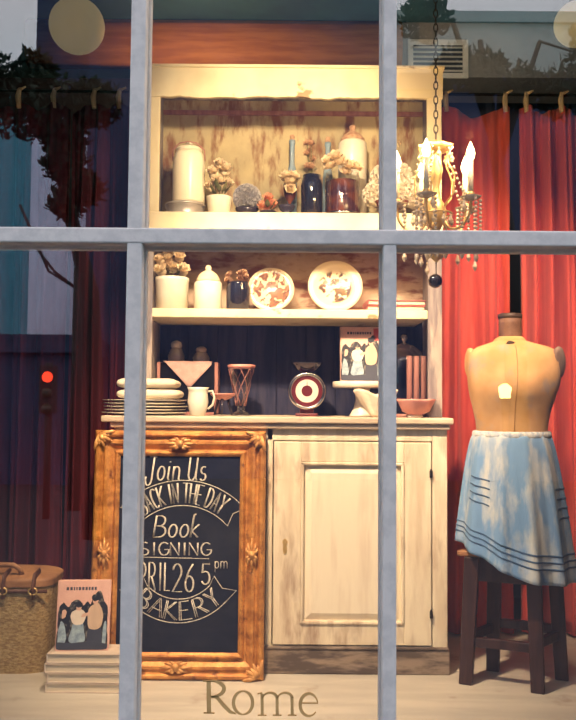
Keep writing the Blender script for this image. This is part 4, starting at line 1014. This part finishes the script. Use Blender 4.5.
# ------------------------------------------------------------------ chandelier
YH = 2.55; ch = Vector((X(436, 200, YH), YH, 0)); zof = lambda py: Z(436, py, YH)
t = thing('chandelier', (ch.x, YH, zof(290)), 'small brass candle chandelier hung with glass drops before the hutch', 'chandelier')
uh = mpp(YH)
b = MB(); z = zof(141); top = sz1 - .004; i = 0
while z < top - .02:
    ln_ = .030; pts = []
    for k in range(12):
        a = 2 * PI * k / 12; w = .0065 * math.cos(a); v = ln_ / 2 * math.sin(a)
        pts.append((ch.x + (w if i % 2 else 0), YH + (0 if i % 2 else w), z + ln_ / 2 + v))
    b.tube(pts, .0020, 6, closed=True); z += ln_ - .006; i += 1
b.build('chain', M['iron'], t)
b = MB(); b.lathe((ch.x, YH, top - .03), [(.012, 0), (.05, .02), (.055, .034)], 24); b.build('ceiling_rose', M['brass'], t)
b = MB(); zb0 = zof(262)
pr = [(.004, 262), (.016, 258), (.022, 250), (.012, 242), (.010, 232), (.026, 222), (.034, 214), (.030, 206), (.014, 198), (.010, 186), (.018, 178), (.022, 170), (.014, 162), (.008, 154), (.016, 149), (.008, 144), (.004, 140)]
b.lathe((ch.x, YH, 0), [(r_, zof(p_)) for r_, p_ in pr], 24); b.build('column', M['brass'], t)
b = MB(); zc_ = zof(152)
b.lathe((ch.x, YH, zc_), [(.020, 0), (.048, .006), (.056, .018), (.050, .020), (.03, .010)], 24, wob=lambda a, i: 1 + .08 * math.sin(8 * a)); b.build('crown', M['brass'], t)
def drop(p, L_, r_, mb): # faceted pendant
    mb.ball(p - Vector((0, 0, r_ * .5)), r_ * .5, 8)
    mb.lathe(p - Vector((0, 0, r_ + L_)), [(.0005, 0), (r_ * .8, L_ * .28), (r_, L_ * .42), (r_ * .35, L_ * .92), (.0008, L_)], 8, smooth=False)
na = 5; RA = .125
arms = []
for k in range(na):
    a = R(-42 + 72 * k); d = Vector((math.cos(a), math.sin(a), 0)); e_ = ch + d * RA
    zpan = zof(206)
    b = MB(); S_ = [ch + d * .02 + Vector((0, 0, zof(216))), ch + d * .05 + Vector((0, 0, zof(230))), ch + d * .09 + Vector((0, 0, zof(230))), ch + d * .118 + Vector((0, 0, zof(220))), e_ + Vector((0, 0, zpan))]
    pts = []
    for i in range(len(S_) - 1):
        p0, p1, p2, p3 = S_[max(0, i - 1)], S_[i], S_[i + 1], S_[min(len(S_) - 1, i + 2)]
        for s_ in range(6):
            q = s_ / 6; pts.append(.5 * ((2 * p1) + (p2 - p0) * q + (2 * p0 - 5 * p1 + 4 * p2 - p3) * q * q + (3 * p1 - p0 - 3 * p2 + p3) * q ** 3))
    pts.append(S_[-1])
    b.tube(pts, .0042, 8)
    # curl rising to the crown
    b.tube([ch + d * .03 + Vector((0, 0, zof(207))), ch + d * .065 + Vector((0, 0, zof(196))), ch + d * .068 + Vector((0, 0, zof(178))), ch + d * .045 + Vector((0, 0, zof(165))), ch + d * .04 + Vector((0, 0, zof(154)))], .0026, 8)
    arm = b.build('arm', M['brass'], t)
    b = MB(); b.lathe(e_ + Vector((0, 0, zpan)), [(.006, -.004), (.024, .002), (.034, .009), (.031, .010), (.012, .005)], 20, wob=lambda a, i: 1 + .06 * math.sin(8 * a)); b.build('drip_pan', M['crystal'], arm)
    b = MB(); b.lathe(e_ + Vector((0, 0, zpan + .004)), [(.011, 0), (.012, .018), (.010, .020)], 16); b.build('candle_cup', M['brass'], arm)
    hcan = zof(168) - zpan
    b = MB(); b.lathe(e_ + Vector((0, 0, zpan + .022)), [(.0085, 0), (.0085, hcan - .022)], 16); b.build('candle_sleeve', M['candle'], arm)
    b = MB(); b.lathe(e_ + Vector((0, 0, zpan + hcan)), [(.006, 0), (.012, .010), (.014, .022), (.011, .036), (.005, .050), (.001, .060)], 16); b.build('bulb', M['bulb'], arm)
    ld = bpy.data.lights.new('candle_light', 'POINT'); ld.energy = 4.5; ld.color = (1, .62, .26); ld.shadow_soft_size = .014
    lo = bpy.data.objects.new('candle_light', ld); COL.objects.link(lo); lo.location = e_ + Vector((0, 0, zpan + hcan + .085))
    for q in range(5):
        an = 2 * PI * q / 5 + k; p = e_ + Vector((.030 * math.cos(an), .030 * math.sin(an), zpan + .003)); b = MB()
        if q % 2 == 0:
            ln = .125 + .018 * (q // 2)
            for w_ in range(int(ln / .013)): b.ball(p - Vector((0, 0, .013 * w_ + .006)), .0056, 8)
            p = p - Vector((0, 0, ln))
        drop(p, .036, .0085, b); b.build('crystal_drop', M['crystal'], arm)
    b = MB(); pa = ch + d * .045 + Vector((0, 0, zof(150))); pe = e_ + Vector((0, 0, zpan + .004))
    for q in range(13):
        w = q / 12; p = pa.lerp(pe, w) - Vector((0, 0, .035 * math.sin(PI * w))); b.ball(p, .0052, 8)
    b.build('bead_strand', M['crystal'], t)
for ring, (rad, py, cnt, L_) in enumerate(((.05, 214, 10, .032), (.03, 246, 8, .034), (.052, 152, 8, .022))):
    for k in range(cnt):
        a = 2 * PI * k / cnt; b = MB(); drop(ch + Vector((rad * math.cos(a), rad * math.sin(a), zof(py))), L_, .008, b); b.build('crystal_drop', M['crystal'], t)
b = MB(); b.lathe((ch.x, YH, zof(215)), [(.050, 0), (.054, .003), (.050, .006)], 28, cap=False); b.lathe((ch.x, YH, zof(247)), [(.028, 0), (.032, .003), (.028, .006)], 28, cap=False); b.build('hanging_ring', M['brass'], t)
b = MB(); b.tube([(ch.x, YH, zof(262)), (ch.x, YH, zof(275))], .0018, 6); b.ball((ch.x - .003, YH, zof(281)), 7.2 * uh, 20); b.build('ball_pendant', M['dark_ball'], t)

# ------------------------------------------------------------------ basket and books at the left
Yb = 3.06; bxr_ = X(48, 620, Yb); bxl_ = X(-52, 620, Yb); bzt = Z(20, 578, Yb)
t = thing('wicker_basket', ((bxl_ + bxr_) / 2, Yb + .11, 0), 'tan wicker picnic basket with leather straps at the left edge', 'basket')
def rbox(b, x0, x1, y0, y1, z0, z1, taper, wv=0):
    cx, cy = (x0 + x1) / 2, (y0 + y1) / 2
    def fn(a, q):
        an = 2 * PI * a; sx = math.copysign(abs(math.cos(an)) ** .45, math.cos(an)); sy = math.copysign(abs(math.sin(an)) ** .45, math.sin(an))
        k = taper + (1 - taper) * q + .02 * math.sin(PI * q)
        w = 1 + wv * (math.sin(an * 46) * math.sin(q * 44))
        return (cx + sx * (x1 - x0) / 2 * k * w, cy + sy * (y1 - y0) / 2 * k * w, z0 + (z1 - z0) * q)
    b.grid(fn, 160, 40, wrap=True)
b = MB(); rbox(b, bxl_, bxr_, Yb, Yb + .24, .0, bzt - .03, .93, .006); b.add([(bxl_ + .02, Yb + .03, .002), (bxr_ - .02, Yb + .03, .002), (bxr_ - .02, Yb + .21, .002), (bxl_ + .02, Yb + .21, .002)], [(3, 2, 1, 0)]); b.build('basket_body', M['wicker'], t)
b = MB(); cx, cy = (bxl_ + bxr_) / 2, Yb + .12
def fn(a, q):
    an = 2 * PI * a; sx = math.copysign(abs(math.cos(an)) ** .45, math.cos(an)); sy = math.copysign(abs(math.sin(an)) ** .45, math.sin(an))
    k = 1.03 if q < .35 else 1.03 * math.cos((q - .35) / .65 * PI / 2) ** .5
    return (cx + sx * (bxr_ - bxl_) / 2 * k, cy + sy * .122 * k, bzt - .034 + .022 * min(1, q / .35) + (.03 * (q - .35) / .65 if q > .35 else 0))
b.grid(fn, 96, 14, wrap=True); b.build('lid', M['leather_tan'], t)
for px in (4, 34):
    xx = X(px, 600, Yb); b = MB()
    b.tube([(xx, Yb + .06, bzt + .012), (xx, Yb + .0, bzt + .004), (xx, Yb - .012, bzt - .03), (xx, Yb - .008, bzt - .075)], [.016, .018, .019, .014], 10, flat=.35); b.build('strap', M['leather'], t)
    b = MB(); b.tube([(xx + .016 * math.cos(2 * PI * q / 12), Yb - .020, bzt - .045 + .013 * math.sin(2 * PI * q / 12)) for q in range(12)], .003, 6, closed=True); b.build('buckle', M['brass'], t)
b = MB(); b.tube([(bxl_ + .002, Yb - .006, bzt - .048), (bxr_ - .004, Yb - .006, bzt - .048)], .007, 8, flat=.6); b.build('rim_band', M['leather'], t)
b = MB(); hx = X(4, 575, Yb); b.tube([(hx - .085, Yb + .03, bzt + .012), (hx - .07, Yb + .02, bzt + .035), (hx - .02, Yb + .015, bzt + .046), (hx + .03, Yb + .015, bzt + .045), (hx + .052, Yb + .02, bzt + .03), (hx + .058, Yb + .03, bzt + .008)], .010, 10, flat=.8); b.build('handle', M['leather_tan'], t)
Yk2 = 2.872
x0, x1 = X(45, 670, Yk2), X(121, 670, Yk2); hs = (Z(82, 654, Yk2) - 0) / 4
for i in range(4):
    pos = ('bottom', 'second from bottom', 'second from top', 'topmost')[i]
    dx = (0, .006, -.004, .003)[i]
    flat_book('book', x0 + dx, x1 + dx, Yk2, Yk2 + .118, hs * i + .0003, hs - .0008, M['book_grey'], 'thick pale book, %s of the floor stack beside the basket' % pos, 'pale books stacked on the floor')
cookbook(Vector((X(81, 650, Yk2 + .03), Yk2 + .035, hs * 4)), 52 * mpp(Yk2), Z(83, 582, Yk2 + .03) - hs * 4, .032, R(7), R(4), 'upright cookbook with a picture cover standing on the floor stack of books', False)

# ------------------------------------------------------------------ the street the window looks out on
struct(MB().box(-40, 40, -40, 1.84, -.75, -.60).build('street', M['asphalt']))
def mir(px, py, D):   # point across the street whose mirror image in the pane shows at (px,py)
    p = at(px, py, D); return Vector((p.x, 2 * YG - D, p.z))
def building(px0, px1, D, h, m, name):
    a, b_ = mir(px0, 300, D), mir(px1, 300, D)
    b = MB(); b.box(a.x, b_.x, a.y - 5, a.y, -.6, h); b.box(a.x - .1, b_.x + .1, a.y - 5, a.y + .15, h - .35, h)
    o = struct(b.build(name, m))
    return o
building(84, 396, 17, 16, M['facade_dark'], 'wall_street_skyblock')  # made this tall to keep mirrored sky off the middle panes
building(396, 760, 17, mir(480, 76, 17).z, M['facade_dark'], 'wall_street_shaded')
building(396, 820, 25, mir(480, 13, 25).z, M['facade_grey'], 'wall_street_grey')
building(-260, 30, 26, mir(10, 96, 26).z, M['facade_teal'], 'wall_street_teal')
building(30, 96, 27, 20, M['facade_dark'], 'wall_street_skyblock_tall')  # added behind the pale house to block mirrored sky
building(28, 84, 18, mir(55, 112, 18).z, M['facade_lav'], 'wall_street_pale')
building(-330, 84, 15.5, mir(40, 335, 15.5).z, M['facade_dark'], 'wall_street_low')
p0 = mir(76, 420, 12)
t = thing('utility_pole', (p0.x, p0.y, -.6), 'dark utility pole mirrored in the left window pane', 'pole')
b = MB(); b.tube([(p0.x, p0.y, -.6), (p0.x, p0.y, mir(76, 268, 12).z)], [.11, .08], 12); b.build('pole', M['bark'], t)
b = MB()
for px, py in ((30, 240), (20, 205)):
    q = mir(px, py, 12); b.tube([(p0.x, p0.y, mir(76, 290, 12).z), ((p0.x + q.x) / 2, p0.y, mir(54, 268, 12).z - .05), q], .022, 6)
b.build('wire', M['bark'], t)
q = mir(47, 377, 11); t2 = thing('traffic_light', (q.x, q.y, -.6), 'traffic light showing red, mirrored in the left window pane', 'traffic light')
b = MB(); b.tube([(q.x, q.y - .1, -.6), (q.x, q.y - .1, q.z + .2)], .05, 10); b.build('post', M['bark'], t2)
b = MB(); b.box(q.x - .12, q.x + .12, q.y - .12, q.y - .02, q.z - .5, q.z + .16); b.build('signal_housing', M['bark'], t2, bevel=.02)
for k, mm in enumerate((M['signal_red'], M['signal_off'], M['signal_off'])):
    b = MB(); b.ball((q.x, q.y - .02, q.z - .22 * k), (.075, .05, .075), 16); b.build('lens', mm, t2)
q = mir(505, 391, 9); t3 = thing('street_lantern', (q.x, q.y, -.6), 'lit street lantern mirrored over the dress form', 'street lamp')
b = MB(); b.lathe((q.x, q.y, -.6), [(.10, 0), (.10, .1), (.045, .2), (.04, q.z + .6 - .12), (.07, q.z + .6 - .10)], 16); b.build('post', M['bark'], t3)
b = MB(); s_ = 7.2 * mpp(9); b.lathe((q.x, q.y, q.z - s_), [(s_ * .72, 0), (s_ * .95, s_ * 1.5), (s_ * .9, s_ * 1.55), (s_ * .3, s_ * 2.0)], 6, smooth=False); b.build('lantern_glass', M['lantern_lit'], t3)
b = MB(); b.lathe((q.x, q.y, q.z + s_ * 1.0), [(s_ * .5, 0), (s_ * .12, s_ * .3), (.01, s_ * .55)], 6, smooth=False); b.build('lantern_cap', M['bark'], t3)
def tree(px, py, D, rpx, label, cnt, seed, blobs):
    q = mir(px, py, D); s_ = mpp(D); rr = random.Random(seed)
    t = thing('street_tree', (q.x, q.y, -.6), label, 'tree', 'street trees across the road')
    b = MB(); b.tube([(q.x + .6, q.y - .6, -.6), (q.x + .5, q.y - .5, q.z * .5), (q.x, q.y, q.z)], [.16, .11, .03], 10)
    for (bx_, by_, br) in blobs:
        w = mir(bx_, by_, D); b.tube([(q.x + .3, q.y - .3, q.z * .75), ((q.x + w.x) / 2, q.y, (q.z + w.z) / 2 + .1), w], [.05, .03, .01], 6)
    b.build('trunk', M['bark'], t)
    b = MB()
    for (bx_, by_, br) in blobs:
        w = mir(bx_, by_, D)
        for i in range(cnt):
            d = Vector((rr.gauss(0, 1), rr.gauss(0, 1), rr.gauss(0, 1))).normalized() * br * s_ * rr.random() ** .5
            o_ = Vector((rr.uniform(-1, 1), rr.uniform(-1, 1), rr.uniform(-1, 1))); b.petal(w + d, o_, (rr.uniform(-1, 1), rr.uniform(-1, 1), 1), .095, .032, .4)
    b.build('foliage', M['tree_leaf'], t)
tree(40, 90, 9, 60, 'dark leafy street tree mirrored at the upper left', 600, 4, [(20, 110, 34), (60, 115, 36), (66, 165, 22), (66, 205, 16), (-5, 85, 30), (35, 75, 22), (95, 105, 26), (64, 140, 22), (85, 190, 18)])
tree(480, 40, 9, 60, 'dark leafy street tree mirrored at the upper right', 480, 9, [(425, 20, 26), (455, 70, 22), (485, 75, 24), (520, 90, 22), (560, 95, 26), (600, 60, 40)])

# ------------------------------------------------------------------ light
w = bpy.data.worlds.new('World'); SC.world = w; w.use_nodes = True
nt = w.node_tree; nt.nodes.clear()
out = nt.nodes.new('ShaderNodeOutputWorld'); bg = nt.nodes.new('ShaderNodeBackground'); nt.links.new(bg.outputs[0], out.inputs[0])
tc = nt.nodes.new('ShaderNodeTexCoord'); sp = nt.nodes.new('ShaderNodeSeparateXYZ'); cr = nt.nodes.new('ShaderNodeValToRGB')
nt.links.new(tc.outputs['Generated'], sp.inputs[0]); nt.links.new(sp.outputs['Z'], cr.inputs[0]); nt.links.new(cr.outputs[0], bg.inputs[0])
e = cr.color_ramp.elements; e[0].position = 0.0; e[0].color = (.20, .60, .74, 1); e[1].position = .55; e[1].color = (.92, .82, .86, 1)
bg.inputs[1].default_value = 2.6

def area(name, loc, target, size, energy, color, spread=180):
    l = bpy.data.lights.new(name, 'AREA'); l.energy = energy; l.color = color; l.size = size; l.spread = R(spread)
    o = bpy.data.objects.new(name, l); COL.objects.link(o); o.location = loc
    d = Vector(target) - Vector(loc); o.rotation_euler = d.to_track_quat('-Z', 'Y').to_euler(); return o
def spot(name, loc, target, energy, color, angle, blend=.6, soft=.05):
    l = bpy.data.lights.new(name, 'SPOT'); l.energy = energy; l.color = color; l.spot_size = R(angle); l.spot_blend = blend; l.shadow_soft_size = soft
    o = bpy.data.objects.new(name, l); COL.objects.link(o); o.location = loc
    d = Vector(target) - Vector(loc); o.rotation_euler = d.to_track_quat('-Z', 'Y').to_euler(); return o
WARM = (1, .66, .34)
spot('unseen_spot', (-.30, 2.02, 2.35), (-.02, 3.12, .82), 430, (1, .70, .43), 70, .95, .06)
spot('unseen_spot', (.05, 2.02, 2.30), (-.02, 3.2, 2.0), 165, (1, .72, .42), 66, .9, .06)  # unseen lamp added to brighten the cornice and upper shelf
spot('unseen_spot', (-.85, 2.02, 2.35), (-.80, 2.92, .20), 85, (1, .70, .40), 44, .9, .06)  # extra warm lamp put in to lift the basket and floor books
spot('unseen_spot', (.75, 2.05, 2.35), (.82, 3.2, 1.42), 230, (1, .66, .42), 60, .9, .06)  # unseen lamp added to brighten the red curtain and dress form
spot('unseen_shop_spot', (1.0, 4.0, 2.75), (1.0, 5.0, 3.15), 22, (1, .86, .66), 120, .9, .1)  # added to brighten the grey soffit and vent, no fixture there
spot('unseen_shop_spot', (-.6, 4.0, 2.75), (-.4, 5.0, 3.2), 90, (1, .55, .25), 120, .9, .1)

SC.view_settings.view_transform = 'Standard'; SC.view_settings.look = 'None'; SC.view_settings.exposure = 0; SC.view_settings.gamma = 1
SC.view_settings.use_curve_mapping = False
SC.cycles.max_bounces = 8; SC.cycles.transparent_max_bounces = 24; SC.cycles.sample_clamp_indirect = 4
